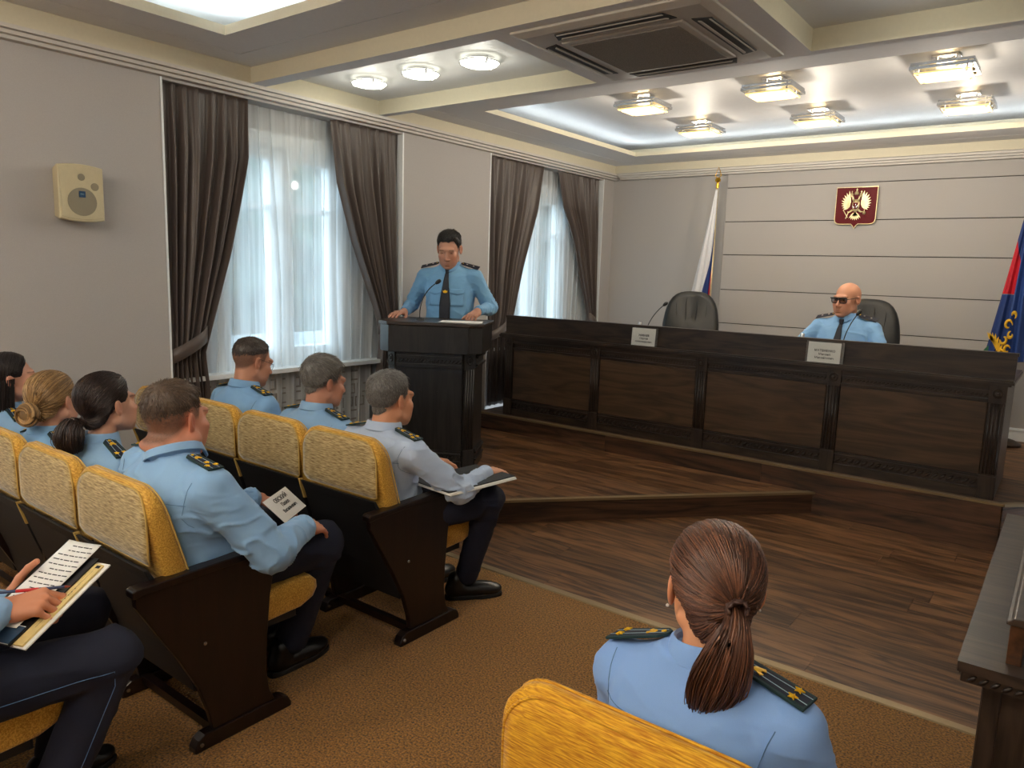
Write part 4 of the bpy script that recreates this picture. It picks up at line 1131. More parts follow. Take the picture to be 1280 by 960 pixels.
SKIN = np.array(srgb(198, 146, 120)); SKIN_RED = np.array(srgb(196, 112, 92))
MS = {}
MS['skin'] = attr_mat('skin', .48, sss=.0, spec=.4)
MS['hair'] = attr_mat('hair', .42, spec=.5)
def shirt_mat(nm, c, sheen=.15): return plain(nm, c, .78, .035, 900, .04, sheen=sheen)
MS['blue'] = shirt_mat('shirt_blue', srgb(136, 176, 216)); MS['blue2'] = shirt_mat('shirt_sky', srgb(128, 174, 219)); MS['pale'] = shirt_mat('shirt_pale', srgb(184, 202, 228))
MS['vivid'] = shirt_mat('shirt_vivid', srgb(116, 166, 206)); MS['wblue'] = shirt_mat('shirt_cornflower', srgb(130, 170, 229))
MS['navy'] = plain('trousers_navy', srgb(19, 24, 45), .85, .12, 500, .05)
MS['seam'] = plain('seam_thread', srgb(88, 122, 166), .85)
MS['board'] = plain('board_green', srgb(14, 46, 50), .7, .08, 500); MS['board_field'] = plain('board_navy', srgb(16, 24, 46), .75, .1, 500); MS['board_dark'] = plain('board_black', srgb(18, 22, 38), .7, .1, 500)
MS['stripe'] = plain('board_stripe', srgb(150, 176, 190), .6)
MS['star'] = plain('star_gold', srgb(236, 186, 30), .35, .05, 60, metal=.35)
MS['shoe'] = plain('shoe_leather', srgb(20, 19, 19), .28, .1, 200); MS['sole'] = plain('shoe_sole', srgb(14, 14, 14), .7)
MS['tie'] = plain('tie_navy', srgb(18, 22, 36), .6, .1, 400)
MS['iris'] = plain('iris', srgb(60, 44, 34), .15, 0); MS['eyewhite'] = plain('eye_white', srgb(214, 206, 198), .2, 0)

def head_mesh(c, neck_to, h):
    """skin of head and neck in head space: +Y face, origin between the ears"""
    fem = c.get('fem', False); fat = c.get('fat', 0.0)
    f = Field((-.125, -.16, -.24), (.125, .15, .14), h)
    f.ell((0, -.018, .034), (.0755, .096, .085), .01)
    f.ell((0, .038, -.035), (.056 + .014 * fat, .058, .078), .03)
    f.capsule((-.048 - .02 * fat, .0, -.058), (-.018, .066, -.094), .020 + .012 * fat, .019, .02); f.capsule((.048 + .02 * fat, .0, -.058), (.018, .066, -.094), .020 + .012 * fat, .019, .02)
    f.ell((0, .080, -.100), (.021, .018, .016), .018)
    for sx in (-1, 1):
        f.ell((sx * .041, .064, -.022), (.022 + .008 * fat, .02, .02), .02)
        f.ell((sx * .031, .103, .006), (.017, .014, .011), .012, True)
    f.capsule((-.038, .081, .024), (.038, .081, .024), .010 if fem else .0125, None, .016)
    f.capsule((0, .090, .010), (0, .108, -.030), .0065, .0105, .010); f.ell((0, .110, -.034), (.0125, .012, .011), .008)
    for sx in (-1, 1):
        f.ell((sx * .013, .099, -.038), (.0085, .011, .0085), .006); f.ell((sx * .0065, .104, -.047), (.004, .007, .004), .003, True)
    f.ell((0, .081, -.062), (.022, .015, .018), .022)
    for sx in (-1, 1): f.ell((sx * .034, .056, -.06), (.022, .024, .03), .03)
    f.capsule((-.020, .089, -.0655), (.020, .089, -.0655), .0052, None, .006); f.capsule((0, .094, -.0645), (0, .094, -.0645), .006, None, .008)
    f.capsule((-.017, .089, -.076), (.017, .089, -.076), .0062, None, .007)
    f.capsule((-.021, .0985, -.0705), (.021, .0985, -.0705), .0012, None, .0025, True)
    f.ell((0, .092, -.086), (.014, .008, .003), .006, True)
    for sx in (-1, 1):                                            # lids with an opening, ears with a hollow
        e = (sx * .031, .0755, .005); lid = Field((e[0] - .03, e[1] - .03, e[2] - .03), (e[0] + .03, e[1] + .03, e[2] + .03), h)
        f.ell(e, (.0145, .0135, .0135), .003)
        op = c.get('eyes', 1.0)
        if op > 0: f.ell((e[0], e[1] + .013, e[2] - .001), (.0115, .008, .0045 * op), .002, True)
        rot = Matrix.Rotation(sx * .35, 4, 'Z') @ Matrix.Rotation(.18, 4, 'X')
        f.ell((sx * .081, -.012, -.002), (.0075, .019, .032), .006, False, rot); f.ell((sx * .0865, -.006, .001), (.006, .0115, .019), .004, True, rot)
    rn = (.046 if fem else .056) + .012 * fat
    f.capsule((0, -.022, -.05), tuple(neck_to), rn, rn + .004, .022)
    if fat:
        f.ell((0, -.085, -.075), (.058, .03, .026), .02); f.ell((0, .045, -.105), (.05, .045, .028), .02)
    vt, q = f.mesh()
    base = np.array(c.get('skin', SKIN)); col = np.tile(base, (len(vt), 1))
    def blend(mask, target): col[:] = col * (1 - mask[:, None]) + np.array(target) * mask[:, None]
    g = lambda p, r: np.exp(-(((vt - np.array(p)) / np.array(r)) ** 2).sum(1))
    red = np.array(c.get('red', base * np.array([1.0, .72, .66])))
    for sx in (-1, 1): blend(.45 * g((sx * .045, .075, -.03), (.025, .03, .025)), red); blend(.6 * g((sx * .085, -.012, -.002), (.012, .03, .035)), red)
    blend(.5 * g((0, .112, -.034), (.02, .02, .016)), red)
    lip = np.clip((g((0, .093, -.070), (.022, .012, .0105)) - .35) * 4, 0, 1); blend(lip * (.85 if fem else .5), np.array(srgb(160, 78, 74)) if fem else base * np.array([.78, .55, .5]))
    hc = np.array(c.get('hair_col', srgb(60, 50, 45)))
    for sx in (-1, 1):
        bx = np.abs(vt[:, 0] - sx * .034); bz = vt[:, 2] - (.0255 + .10 * (.034 - bx) * 0 - 2.2 * bx ** 2)
        blend(np.clip(1.6 - (bx / .0165) ** 4 - (bz / .0034) ** 2, 0, 1) * (vt[:, 1] > .06) * .6, c.get('brow', hc * .8))
    st = c.get('stubble', 0)
    if st: blend(st * np.clip(g((0, .06, -.09), (.07, .07, .035)) * 1.4 - lip, 0, 1), base * np.array([.55, .55, .58]))
    bz = c.get('buzz', 0)                                          # cropped sides and nape: hair colour on the scalp itself
    if bz:
        m = np.clip((vt[:, 2] - hairline(c, vt)) / .018 + .5, 0, 1) * (np.abs(vt[:, 0]) < .079 + .0 * vt[:, 0]); ear = np.clip(g((.083, -.012, -.004), (.011, .022, .033)) * 3, 0, 1) + np.clip(g((-.083, -.012, -.004), (.011, .022, .033)) * 3, 0, 1)
        blend(np.clip(m - ear, 0, 1) * bz * (.85 + .15 * vnoise(vt * 600)), hc * .62)
    return vt, q, np.clip(col, 0, 1)

HL = {'short': [(-.13, -.075), (-.09, -.062), (-.05, -.035), (-.028, -.012), (-.006, .022), (.012, .006), (.028, .012), (.036, .045), (.05, .062), (.07, .077), (.09, .09), (.12, .12)],
      'recede': [(-.13, -.07), (-.09, -.06), (-.05, -.035), (-.028, -.012), (-.006, .022), (.012, .008), (.024, .02), (.03, .05), (.045, .085), (.06, .098), (.12, .13)],
      'back': [(-.13, -.085), (-.09, -.08), (-.05, -.055), (-.03, -.025), (-.012, .022), (.015, .012), (.034, .012), (.045, .048), (.065, .075), (.085, .092), (.12, .12)]}
HL['fade'] = [(-.13, -.005), (-.09, .0), (-.05, .012), (-.028, .022), (-.006, .036), (.012, .04), (.028, .044), (.036, .055), (.05, .066), (.07, .079), (.09, .09), (.12, .12)]
def hairline(c, P):
    t = HL[c.get('hl', 'short')]; return np.interp(P[:, 1], [a for a, _ in t], [b for _, b in t])
SKULL_C = np.array([0, -.018, .034]); SKULL_R = np.array([.0755, .096, .085])
def hair_shell(c, h, thick, hl):
    t = HL[hl]; f = Field((-.115, -.16, -.13), (.115, .14, .165), h)
    def fn(X, Y, Z):
        x, y, z = X, Y + .018, Z - .034
        k0 = np.sqrt((x / .0755) ** 2 + (y / .096) ** 2 + (z / .085) ** 2); k1 = np.sqrt((x / .0755 ** 2) ** 2 + (y / .096 ** 2) ** 2 + (z / .085 ** 2) ** 2)
        d1 = k0 * (k0 - 1) / np.maximum(k1, 1e-6)
        # nape: the skull narrows into the neck
        r = np.sqrt(X ** 2 + ((Y + .03) * .9) ** 2); d2 = np.maximum(np.maximum(r - .058, -.085 - Z), Z - .0)
        d = np.minimum(d1, d2 + (.004 if hl == 'back' else .006)); hh = np.interp(Y, [a for a, _ in t], [b for _, b in t]) + .003 * np.sin(X * 140) * (Y > .03) + (.016 * np.clip((np.abs(X) - .022) / .02, 0, 1) * np.clip((Y - .035) / .02, 0, 1) * np.clip((.062 - np.abs(X)) / .01, 0, 1) if hl != 'back' else 0); up = np.clip((Z - hh) / (.04 if hl != 'back' else .03), 0, 1)
        top = np.clip((Z - .03) / .07, 0, 1)
        dd = d - (thick[0] + (thick[1] - thick[0]) * top) * up ** .7 + (.0025 * (1 - up) if hl != 'back' else 0)
        cut = (hh - Z) * .8
        return np.maximum(dd, cut).astype(np.float32)
    f.put(fn, (-.11, -.155, -.125), (.11, .135, .16), .004)
    return f.mesh()

def make_hair(c, par, Hm):
    kind = c.get('hair'); hc = np.array(c.get('hair_col', srgb(60, 50, 45))); rng = np.random.default_rng(c.get('seed', 1)); h = c.get('hh', .004)
    if kind is None: return None
    def mixcol(r, hi): return hc * (.55 + .9 * r[:, None]) + np.array(c.get('hair_hi', hc * 1.4)) * np.clip(r[:, None] - .6, 0, 1) * hi
    if kind == 'short':
        th = c.get('thick', (.003, .012)); vt, q = hair_shell(c, h, th, c.get('hl_shell', c.get('hl', 'short')))
        nrm = vnormals(vt, q); vt = vt + nrm * (.0016 * vnoise(vt * np.array([260, 260, 180])))[:, None]
        S = c.get('nstrand', 2200); pick = rng.choice(len(vt), S); p0, n0 = vt[pick], nrm[pick]
        whorl = np.array([.008, -.075, .10]); fl = p0 - whorl; fl[:, 2] -= .35 * np.linalg.norm(fl, axis=1); fl += np.array(c.get('comb', (0, 0, 0)))
        fl -= n0 * (fl * n0).sum(1, keepdims=True); fl /= np.maximum(np.linalg.norm(fl, axis=1, keepdims=True), 1e-6)
        fl += rng.normal(0, c.get('mess', .13), fl.shape); L = (c.get('len', .018) * (.4 + .6 * np.clip((p0[:, 2] + .02) / .1, 0, 1)) * rng.uniform(.6, 1.2, S))[:, None]
        pa = np.stack([p0 - n0 * .001, p0 + fl * L * .5 + n0 * .0011, p0 + fl * L - n0 * .0002], 1)
        sv, sq, si = strands(pa, np.array([.0010, .0009, .0003]) * c.get('srad', 1.0)); r = rng.random(S)
        cv = hc * (.8 + .25 * vnoise(vt * 300)[:, None]) + 0 * vt
        vv, qq, cc = joinm([(vt, q, np.clip(cv, 0, 1)), (sv, sq, np.clip(mixcol(r, c.get('hi', .3))[si], 0, 1))])
        return mesh_np('hair', apply(Hm, vv), qq, MS['hair'], par, cc)
    # long hair gathered at a point
    vt, q = hair_shell(c, h, c.get('thick', (.009, .014)), 'back'); nrm = vnormals(vt, q)
    tie = np.array(c.get('tie', (0, -.122, .0))); parts = [(vt, q, np.clip(hc * (.75 + .3 * vnoise(vt * 240)[:, None]) + 0 * vt, 0, 1))]
    from mathutils.bvhtree import BVHTree as BT
    bvh = BT.FromPolygons([tuple(v) for v in vt], [tuple(int(i) for i in f) for f in q])
    S = c.get('nstrand', 1000); pick = rng.choice(len(vt), S); root = vt[pick]; n = 9
    cen = np.array([0, -.02, .02]); d0 = root - cen; d1 = (tie if kind != 'loose' else np.array([0, 0, 0])) - cen
    ts = np.linspace(0, 1, n); pa = np.zeros((S, n, 3)); off = rng.uniform(.0002, .003, S)
    for i in range(S):
        if kind == 'loose':
            e = np.array([np.sign(root[i][0] + 1e-4) * .085, -.055, -.05]) - cen; tgt = e
        else: tgt = d1
        for j, t in enumerate(ts):
            d = d0[i] * (1 - t) + tgt * t; d = d / max(np.linalg.norm(d), 1e-6) * .16
            p, nn, _, _ = bvh.ray_cast(V(tuple(cen + d)), V(tuple(-d)))
            if p is None: p = V(tuple(cen + d * .6)); nn = V(tuple(d)).normalized()
            pa[i, j] = np.array(p) + np.array(nn) * (off[i] * math.sin(PI * min(1, t * 1.0 + .12)) + .0006)
    r = rng.random(S); sv, sq, si = strands(pa, (np.sin(np.linspace(.5, 2.7, n)) * .0016)); parts.append((sv, sq, np.clip(mixcol(r, c.get('hi', .4))[si], 0, 1)))
    if kind == 'pony':
        path = np.array(c['tail']); w = np.array(c['tail_w']); S = c.get('ntail', 700); n = 14; tt = np.linspace(0, 1, n); k = np.linspace(0, 1, len(path))
        ctr = np.stack([np.interp(tt, k, path[:, a]) for a in range(3)], 1)
        ctr = np.stack([np.convolve(np.pad(ctr[:, a], 1, 'edge'), [.25, .5, .25], 'valid') for a in range(3)], 1); wid = np.interp(tt, k, w)
        tang = np.gradient(ctr, axis=0); tang /= np.linalg.norm(tang, axis=1, keepdims=True); a = np.cross(tang, (0, 1, .3)); a /= np.linalg.norm(a, axis=1, keepdims=True); b = np.cross(tang, a)
        ang = rng.uniform(0, 6.283, S); rr = np.sqrt(rng.uniform(.35, 1, S)); end = rng.uniform(.84, 1.0, S); wob = rng.normal(0, .05, (S, 2)); ph = rng.uniform(0, 6.28, S)
        pa = np.zeros((S, n, 3))
        for j in range(n):
            tj = tt[j] * end; cx = np.stack([np.interp(tj, tt, ctr[:, a_]) for a_ in range(3)], 1); wj = np.interp(tj, tt, wid)
            ca = rr * np.cos(ang) + wob[:, 0] * tj * 2 + .06 * np.sin(5 * tj + ph); cb = rr * np.sin(ang) * c.get('flat', .62) + wob[:, 1] * tj * 2
            pa[:, j] = cx + a[j] * (ca * wj)[:, None] + b[j] * (cb * wj)[:, None]
        r = rng.random(S); sv, sq, si = strands(pa, np.linspace(1.25, .45, n) * .0019 * c.get('tailr', 1.0)); parts.append((sv, sq, np.clip(mixcol(r, c.get('hi', .4))[si], 0, 1)))
    if kind == 'bun':
        S = 420; n = 16; pa = np.zeros((S, n, 3)); R = .030; bc = tie + np.array([0, -.026, -.012])
        for i in range(S):
            a0 = rng.uniform(0, 6.28); m0 = rng.uniform(0, 6.28); tr = rng.uniform(.011, .021)
            for j in range(n):
                q_ = a0 + j / (n - 1) * 3.4; m = m0 + j * .10; rad = R + tr * math.cos(m)
                pa[i, j] = bc + np.array([rad * math.cos(q_), tr * math.sin(m) * 1.25, rad * math.sin(q_)])
        r = rng.random(S); sv, sq, si = strands(pa, .0019); parts.append((sv, sq, np.clip(mixcol(r, c.get('hi', .4))[si], 0, 1)))
        f = Field(bc - .07, bc + .07, .004); f.ell(bc, (.042, .024, .042), .01); v2, q2 = f.mesh(); parts.append((v2, q2, hc * .6))
    if kind == 'loose':
        S = 800; n = 12; pa = np.zeros((S, n, 3)); drop = c.get('drop', .26)
        for i in range(S):
            sx = -1 if i % 2 else 1; u = rng.random(); y0 = -.11 + .115 * u; x0 = sx * (.082 - .075 * max(0, -y0 - .055) / .055) * rng.uniform(.6, 1.06)
            for j in range(n):
                t = j / (n - 1); pa[i, j] = (x0 * (1 + .12 * t) + .006 * math.sin(4 * t + i), y0 - .02 * t - (.035 * math.sin(t * 3.1)) * (1 if y0 < -.06 else .4), .01 - (.09 + drop * rng.uniform(.85, 1)) * t)
        r = rng.random(S); sv, sq, si = strands(pa, np.linspace(1.1, .6, n) * .0024); parts.append((sv, sq, np.clip(mixcol(r, .3)[si], 0, 1)))
    vv, qq, cc = joinm(parts)
    return mesh_np('hair', apply(Hm, vv), qq, MS['hair'], par, cc)

def hand_mesh(side, pose, h=.0026, col=SKIN):
    """wrist at origin, fingers +Y, back of the hand +Z, thumb towards -X on a right hand (side=1)"""
    curl = pose.get('curl', (.25, .3, .2)); sp = pose.get('spread', .06); th = pose.get('thumb', (-.62, .70, -.28)); tb = pose.get('tbend', .3)
    f = Field((-.095, -.085, -.10), (.075, .20, .09), h)
    bk_ = V(pose.get('back', (0, -1, 0))).normalized() * .055; f.capsule(bk_, (0, .01, 0), .025, .027, .01)
    for x0, x1, r0, r1 in ((-.014, -.028, .015, .0125), (-.004, -.008, .015, .013), (.006, .012, .0145, .0125), (.014, .030, .0135, .0115)):
        f.capsule((x0, .008, -.002), (x1, .084 if x1 < .02 else .076, .001), r0, r1, .008)
    f.ell((-.026, .034, -.010), (.014, .026, .013), .012); f.ell((.026, .034, -.009), (.011, .03, .012), .012)
    for k, (bx, by, ls, r) in enumerate(((-.028, .088, (.042, .026, .020), .0092), (-.0085, .093, (.046, .030, .021), .0095), (.012, .089, (.043, .028, .020), .0090), (.0305, .078, (.034, .021, .018), .0080))):
        cu = pose.get('curls', {}).get(k, curl); a = 0; p = V((bx, by, 0)); sx = (k - 1.4) * sp; r0 = r
        for j, L in enumerate(ls):
            a += cu[j]; d = V((math.sin(sx) * math.cos(a), math.cos(sx) * math.cos(a), -math.sin(a))); q = p + d * L
            f.capsule(p, q, r0, r0 * .9, .0035 if j else .006)
            if j: f.ell(p, (r0 * 1.03,) * 3, .003)
            p = q; r0 *= .9
    p = V((-.020, .020, -.008)); d = V(th).normalized(); q = p + d * .045; f.capsule(p, q, .0145, .0118, .008)
    ax = d.cross(V((0, .5, -1))).normalized()
    for L, r0, r1 in ((.034, .0112, .0100), (.027, .0100, .0085)):
        d = (Matrix.Rotation(tb, 3, V((0, .35, -1)).normalized()) @ d) if True else d
        p = q; q = p + d * L; f.capsule(p, q, r0, r1, .004)
    vt, qd = f.mesh()
    cc = np.tile(np.array(col), (len(vt), 1)); m = np.clip((vt[:, 1] - .075) / .09, 0, 1) * .35; cc = cc * (1 - m[:, None]) + cc * np.array([1.0, .78, .72]) * m[:, None]
    if side < 0: vt = vt * np.array([-1, 1, 1]); qd = qd[:, ::-1]
    return vt, qd, cc
def hand_frame(w, fdir, dors):
    y = V(fdir).normalized(); z = V(dors); z = (z - y * z.dot(y)).normalized(); x = y.cross(z)
    return Matrix(((x.x, y.x, z.x, w[0]), (x.y, y.y, z.y, w[1]), (x.z, y.z, z.z, w[2]), (0, 0, 0, 1)))

def ik(S, W, l1, l2, pole):
    S, W = V(S), V(W); d = W - S; L = d.length
    if L > (l1 + l2) * .999: k = L / (l1 + l2) * 1.001; l1 *= k; l2 *= k
    u = d.normalized(); a = (l1 * l1 - l2 * l2 + L * L) / (2 * L); hh = math.sqrt(max(l1 * l1 - a * a, 0)); p = V(pole); p = (p - u * p.dot(u)).normalized()
    return S + u * a + p * hh

# shoe mesh shared by everyone
def _shoe():
    f = Field((-.06, -.11, -.01), (.06, .2, .14), .004)
    f.ell((0, -.05, .045), (.035, .048, .045), .02); f.ell((0, .04, .04), (.041, .085, .036), .03); f.ell((0, .115, .034), (.042, .062, .028), .03); f.capsule((0, -.045, .06), (0, -.045, .095), .036, .038, .02)
    f.put(lambda X, Y, Z: (Z - .016) + 0 * X + 0 * Y, (-.06, -.11, -.02), (.06, .2, .016), .002, True)
    vt, q = f.mesh()
    o = mesh_np('shoe', vt, q, MS['shoe']); b = MB()
    out = []
    for j in range(28):
        a = 2 * PI * j / 28; y = .04 + .138 * math.sin(a); w = (.044 if y > .05 else .037) * abs(math.cos(a)) ** .6 * (1 if math.cos(a) > 0 else -1); out.append((w, y))
    b.loft([[(x * .97, y, 0) for x, y in out], [(x, y, .004) for x, y in out], [(x, y, .016) for x, y in out], [(x * .95, y * .99, .020) for x, y in out]])
    s = mk('sole', b, MS['sole'], o); mo, ms = o.data, s.data
    bpy.data.objects.remove(s); bpy.data.objects.remove(o); return mo, ms
SHOE, SOLE = _shoe()

def star_poly(r): return [(r * (1 if k % 2 == 0 else .42) * math.sin(PI * k / 5), r * (1 if k % 2 == 0 else .42) * math.cos(PI * k / 5)) for k in range(10)]
def shoulder_board(par, I, O, n, kind):
    I, O, n = V(I), V(O), V(n); L = (O - I).length; m = frame_m(I, O - I, n.cross(O - I))
    w = .026
    poly = [(0, -w * .35), (.016, -w * .9), (L, -w * 1.05), (L, w * 1.05), (.016, w * .9), (0, w * .35)]
    b = MB(); b.prism(poly, 0, .006); b.xf(m); o = mk('shoulder_board', b, MS['board'] if kind != 'general' else MS['board_dark'], par, .0012)
    if kind != 'general':
        b = MB(); b.prism([(.01, -w * .62), (L - .004, -w * .76), (L - .004, w * .76), (.01, w * .62)], .006, .0066); b.xf(m); mk('field', b, MS['board_field'], o)
        for s in (-.30, .30):
            b = MB(); b.prism([(.008, s * w * 1.0 - .0008), (L - .002, s * w * 1.5 - .0008), (L - .002, s * w * 1.5 + .0008), (.008, s * w * 1.0 + .0008)], .0066, .0072); b.xf(m); mk('stripe', b, MS['stripe'], o)
        st = [(L * .82, -w * .55), (L * .82, w * .55), (L * .64, 0)] if kind == 'three' else [(L * .80, -w * .5), (L * .80, w * .5)]
        mat, r = MS['star'], .0095
    else: st, mat, r = [(L * .68, 0), (L * .32, 0)], MS['eyewhite'], .008
    for x, y in st:
        b = MB(); b.prism([(x + px, y + py) for px, py in star_poly(r)], .0066, .0088); b.add([(x + px, y + py, .0088) for px, py in star_poly(r)] + [(x, y, .0122)], [(k, (k + 1) % 10, 10) for k in range(10)]); b.xf(m); mk('star', b, mat, o)
    if kind != 'general':
        b = MB(); b.lathe([(.001, .0066), (.008, .0066), (.0075, .0085), (.001, .0095)], 12, (L * .27, 0, 0)); b.xf(m); b2 = MB()
        for s in (-1, 1): b2.prism([(L * .27 + .004, s * .002), (L * .27 + .014, s * .006), (L * .27 + .010, s * .012), (L * .27 + .001, s * .008)], .0066, .0084)
        b.add(b2.xf(m).v, b2.f); mk('badge', b, MS['star'], o)
    b = MB(); b.lathe([(.001, .006), (.0055, .006), (.005, .0085), (.001, .0095)], 12, (.014, 0, 0)); b.xf(m); mk('button', b, MS['star'], o)
    return o

def person(label, loc, rz, c):
    par = thing('person', label, 'person', loc, rz)
    hv = c.get('h', .009); P, N = V(c['P']), V(c['N']); sh = c.get('sh', .185); bw = c.get('bw', 1.0); fem = c.get('fem', False); skin = np.array(c.get('skin', SKIN))
    ax = V(c.get('shv', (1, 0, 0))).normalized()
    H = P.z; dz = N.z - P.z
    def sec(k, off):
        out = []
        for f_, w, d, cy in ((-.20, .15, .11, .0), (-.06, .172, .128, .0), (.12, .168, .130, .012), (.35, .158, .124, .012), (.6, .170, .118, .004), (.78, .178, .108, -.004), (.90, .150, .085, -.006), (.97, .10, .066, -.004), (1.03, .066, .060, 0)):
            g = bw if f_ < .7 else 1 + (bw - 1) * .6 * max(0, (1.03 - f_) / .33)
            if fem: w = w * (.93 if f_ > .2 else 1.0); d = d * (.95 if f_ != .6 else 1.06)
            q = P + (N - P) * f_; bend = .05 * math.sin(PI * min(1, max(0, f_))) * c.get('slouch', 0)
            out.append((q.z, q.x, q.y + cy - bend + (.05 * (g - 1) if f_ < .5 else 0), w * g * c.get('tw', 1) + off, d * g * c.get('tw', 1) + off))
        return out
    Sh = {s: N + ax * (s * sh) + V((0, 0, c.get('drop_sh', -.078))) + V(c.get('shoff', {}).get(s, (0, 0, 0))) for s in (-1, 1)}
    l1, l2 = c.get('arm', (.285, .25)); aw = c.get('aw', 1.0)
    W, E = {}, {}
    for s in (-1, 1):
        a = c['arms'][s]; W[s] = V(a['w']); E[s] = ik(Sh[s], W[s], l1, l2, a.get('pole', (s * .6, -.5, -.8)))
    legs = c['legs']; HipJ = {s: P + V((s * .088 * (1 + .3 * (bw - 1)), 0, -.01)) for s in (-1, 1)}
    allp = [P, N, *Sh.values(), *W.values(), *E.values()]
    lo = [min(p[i] for p in allp) - .2 for i in range(3)]; hi = [max(p[i] for p in allp) + .2 for i in range(3)]
    # ---- shirt
    f = Field(lo, hi, hv); f.trunk(sec(1, .006), .03)
    for s in (-1, 1):
        f.capsule(N + ax * (s * .03) + V((0, -.01, -.022)), Sh[s] + V((0, 0, .016)), .040, .044 * aw, .035)
        f.capsule(Sh[s], E[s], .062 * aw, .052 * aw, .03); f.capsule(E[s], E[s] + (W[s] - E[s]) * .90, .052 * aw, .037 * aw, .012)
    vt, q = f.mesh(); nr = vnormals(vt, q)
    am = np.zeros(len(vt))                                          # gathers near elbows and armpits
    for s in (-1, 1):
        for ctr, r in ((E[s], .10), (Sh[s] + V((0, 0, -.08)), .09), (P + V((s * .1, .05, .09)), .14)): am = np.maximum(am, np.exp(-(((vt - np.array(ctr)) / r) ** 2).sum(1)))
    wv = vt + .05 * np.stack([vnoise(vt * 9 + 3), vnoise(vt * 9 + 17), vnoise(vt * 9 + 31)], 1)
    n1 = 1 - np.abs(vnoise(wv * np.array([7, 9, 21]) + c.get('seed', 1) * 7.7)); n2 = 1 - np.abs(vnoise(wv * np.array([16, 16, 34]) + 5))
    crease = (.0075 * n1 ** 5 - .0012) * (.40 + .9 * am) + (.0045 * n2 ** 4 - .0006) * (.25 + am)
    for s in (-1, 1):                                               # slanting folds wrapped round each sleeve
        for (A_, B_, r_, f0) in ((Sh[s], E[s], .085 * aw, 0), (E[s], W[s], .075 * aw, 40)):
            a_, b_ = np.array(A_), np.array(B_); ab = b_ - a_; Lb = np.linalg.norm(ab); rel = vt - a_; t = rel @ ab / Lb ** 2; ax_d = rel - np.outer(t, ab); dist = np.linalg.norm(ax_d, axis=1)
            u1 = np.cross(ab / Lb, (0, 0, 1.0)); u1 /= max(np.linalg.norm(u1), 1e-6); u2 = np.cross(ab / Lb, u1); ang = np.arctan2(ax_d @ u2, ax_d @ u1)
            wgt = np.clip((r_ - dist) / .02, 0, 1) * np.clip(t * 6, 0, 1) * np.clip((1.05 - t) * 8, 0, 1); near = np.exp(-((t - (1 if f0 == 0 else 0)) / .38) ** 2) + .35 + .5 * (np.exp(-((t - 1) / .2) ** 2) if f0 else 0)
            q3 = np.stack([t * Lb * 24 + np.sin(ang + f0) * .9 + .5 * vnoise(vt * 11 + f0), np.cos(ang) * 1.1 + s * 5 + f0 + c.get('seed', 1), np.sin(ang) * 1.1], 1)
            crease = crease * (1 - .7 * wgt) + wgt * near * (.0085 * (1 - np.abs(vnoise(q3))) ** 4 - .0015)
    vt = vt + nr * crease[:, None] * c.get('fold', 1.0)
    mesh_np('shirt', vt, q, c['shirt'], par); sb = BVHTree.FromPolygons([tuple(v) for v in vt], [tuple(int(i) for i in f_) for f_ in q])
    # ---- trousers or skirt and legs
    pts = [P] + [V(p) for s in (-1, 1) for p in legs[s][:2]]
    f = Field([min(p[i] for p in pts) - .24 for i in range(3)], [max(p[i] for p in pts) + .2 for i in range(3)], max(hv, .009))
    f.ell(P + V((0, -.005, -.01)), (.178 * bw, .145 * bw, .115), .03)
    lw = c.get('lw', 1.0)
    for s in (-1, 1):
        K_, A_ = V(legs[s][0]), V(legs[s][1]); f.capsule(HipJ[s], K_, .096 * lw, .068 * lw, .035); f.capsule(K_, A_ + (K_ - A_) * .06, .066 * lw, .056 * lw, .02)
    v2, q2 = f.mesh(); n2_ = vnormals(v2, q2); am = np.zeros(len(v2))
    for s in (-1, 1): am = np.maximum(am, np.exp(-(((v2 - np.array(legs[s][0])) / .14) ** 2).sum(1)))
    am = np.maximum(am, np.exp(-(((v2 - np.array(P)) / .17) ** 2).sum(1)))
    v2 = v2 + n2_ * ((.009 * (1 - np.abs(vnoise(v2 * np.array([10, 8, 16]) + 9 + .4 * vnoise(v2 * 7)[:, None]))) ** 4 - .0015) * (.35 + am))[:, None]
    mesh_np('trousers', v2, q2, MS['navy'], par)
    if c.get('side_seam'):
        tb_ = BVHTree.FromPolygons([tuple(v) for v in v2], [tuple(int(i) for i in f_) for f_ in q2]); K_, A_ = V(legs[1][0]), V(legs[1][1]); line = [HipJ[1] + (K_ - HipJ[1]) * t for t in np.linspace(.15, .95, 16)] + [K_ + (A_ - K_) * t for t in np.linspace(.12, .95, 14)]
        ps = []
        for p in line:
            hit = tb_.ray_cast(V((p.x + .3, p.y, p.z - .012)), V((-1, 0, 0)))
            if hit[0] is not None: ps.append(hit[0] + V((.0006, 0, 0)))
        b = MB(); b.tube(ps, .0011, 6); mk('side_seam', b, MS['seam'], par, smooth=True)
    for s in (-1, 1):
        A_ = V(legs[s][1]); dirz = legs[s][2]; o = link(bpy.data.objects.new('shoe', SHOE), par); k = c.get('shoe', 1.0)
        o.location = (A_.x, A_.y + .0, c.get('shoe_z', 0)); o.rotation_euler[2] = dirz; o.scale = (k, k, k); so = link(bpy.data.objects.new('sole', SOLE), o)
    # ---- head
    hs = c.get('hs', 1.0); Hc = V(c['head']); ry, rp, rr_ = c.get('hrot', (0, 0, 0))
    Hm = Matrix.Translation(Hc) @ Matrix.Rotation(ry, 4, 'Z') @ Matrix.Rotation(rp, 4, 'X') @ Matrix.Rotation(rr_, 4, 'Y') @ Matrix.Scale(hs, 4)
    nb = Hm.inverted() @ (N + V((0, 0, -.03)))
    hv_, hq, hcol = head_mesh(c, nb, c.get('fh', .0034)); parts = [(apply(Hm, hv_), hq, hcol)]
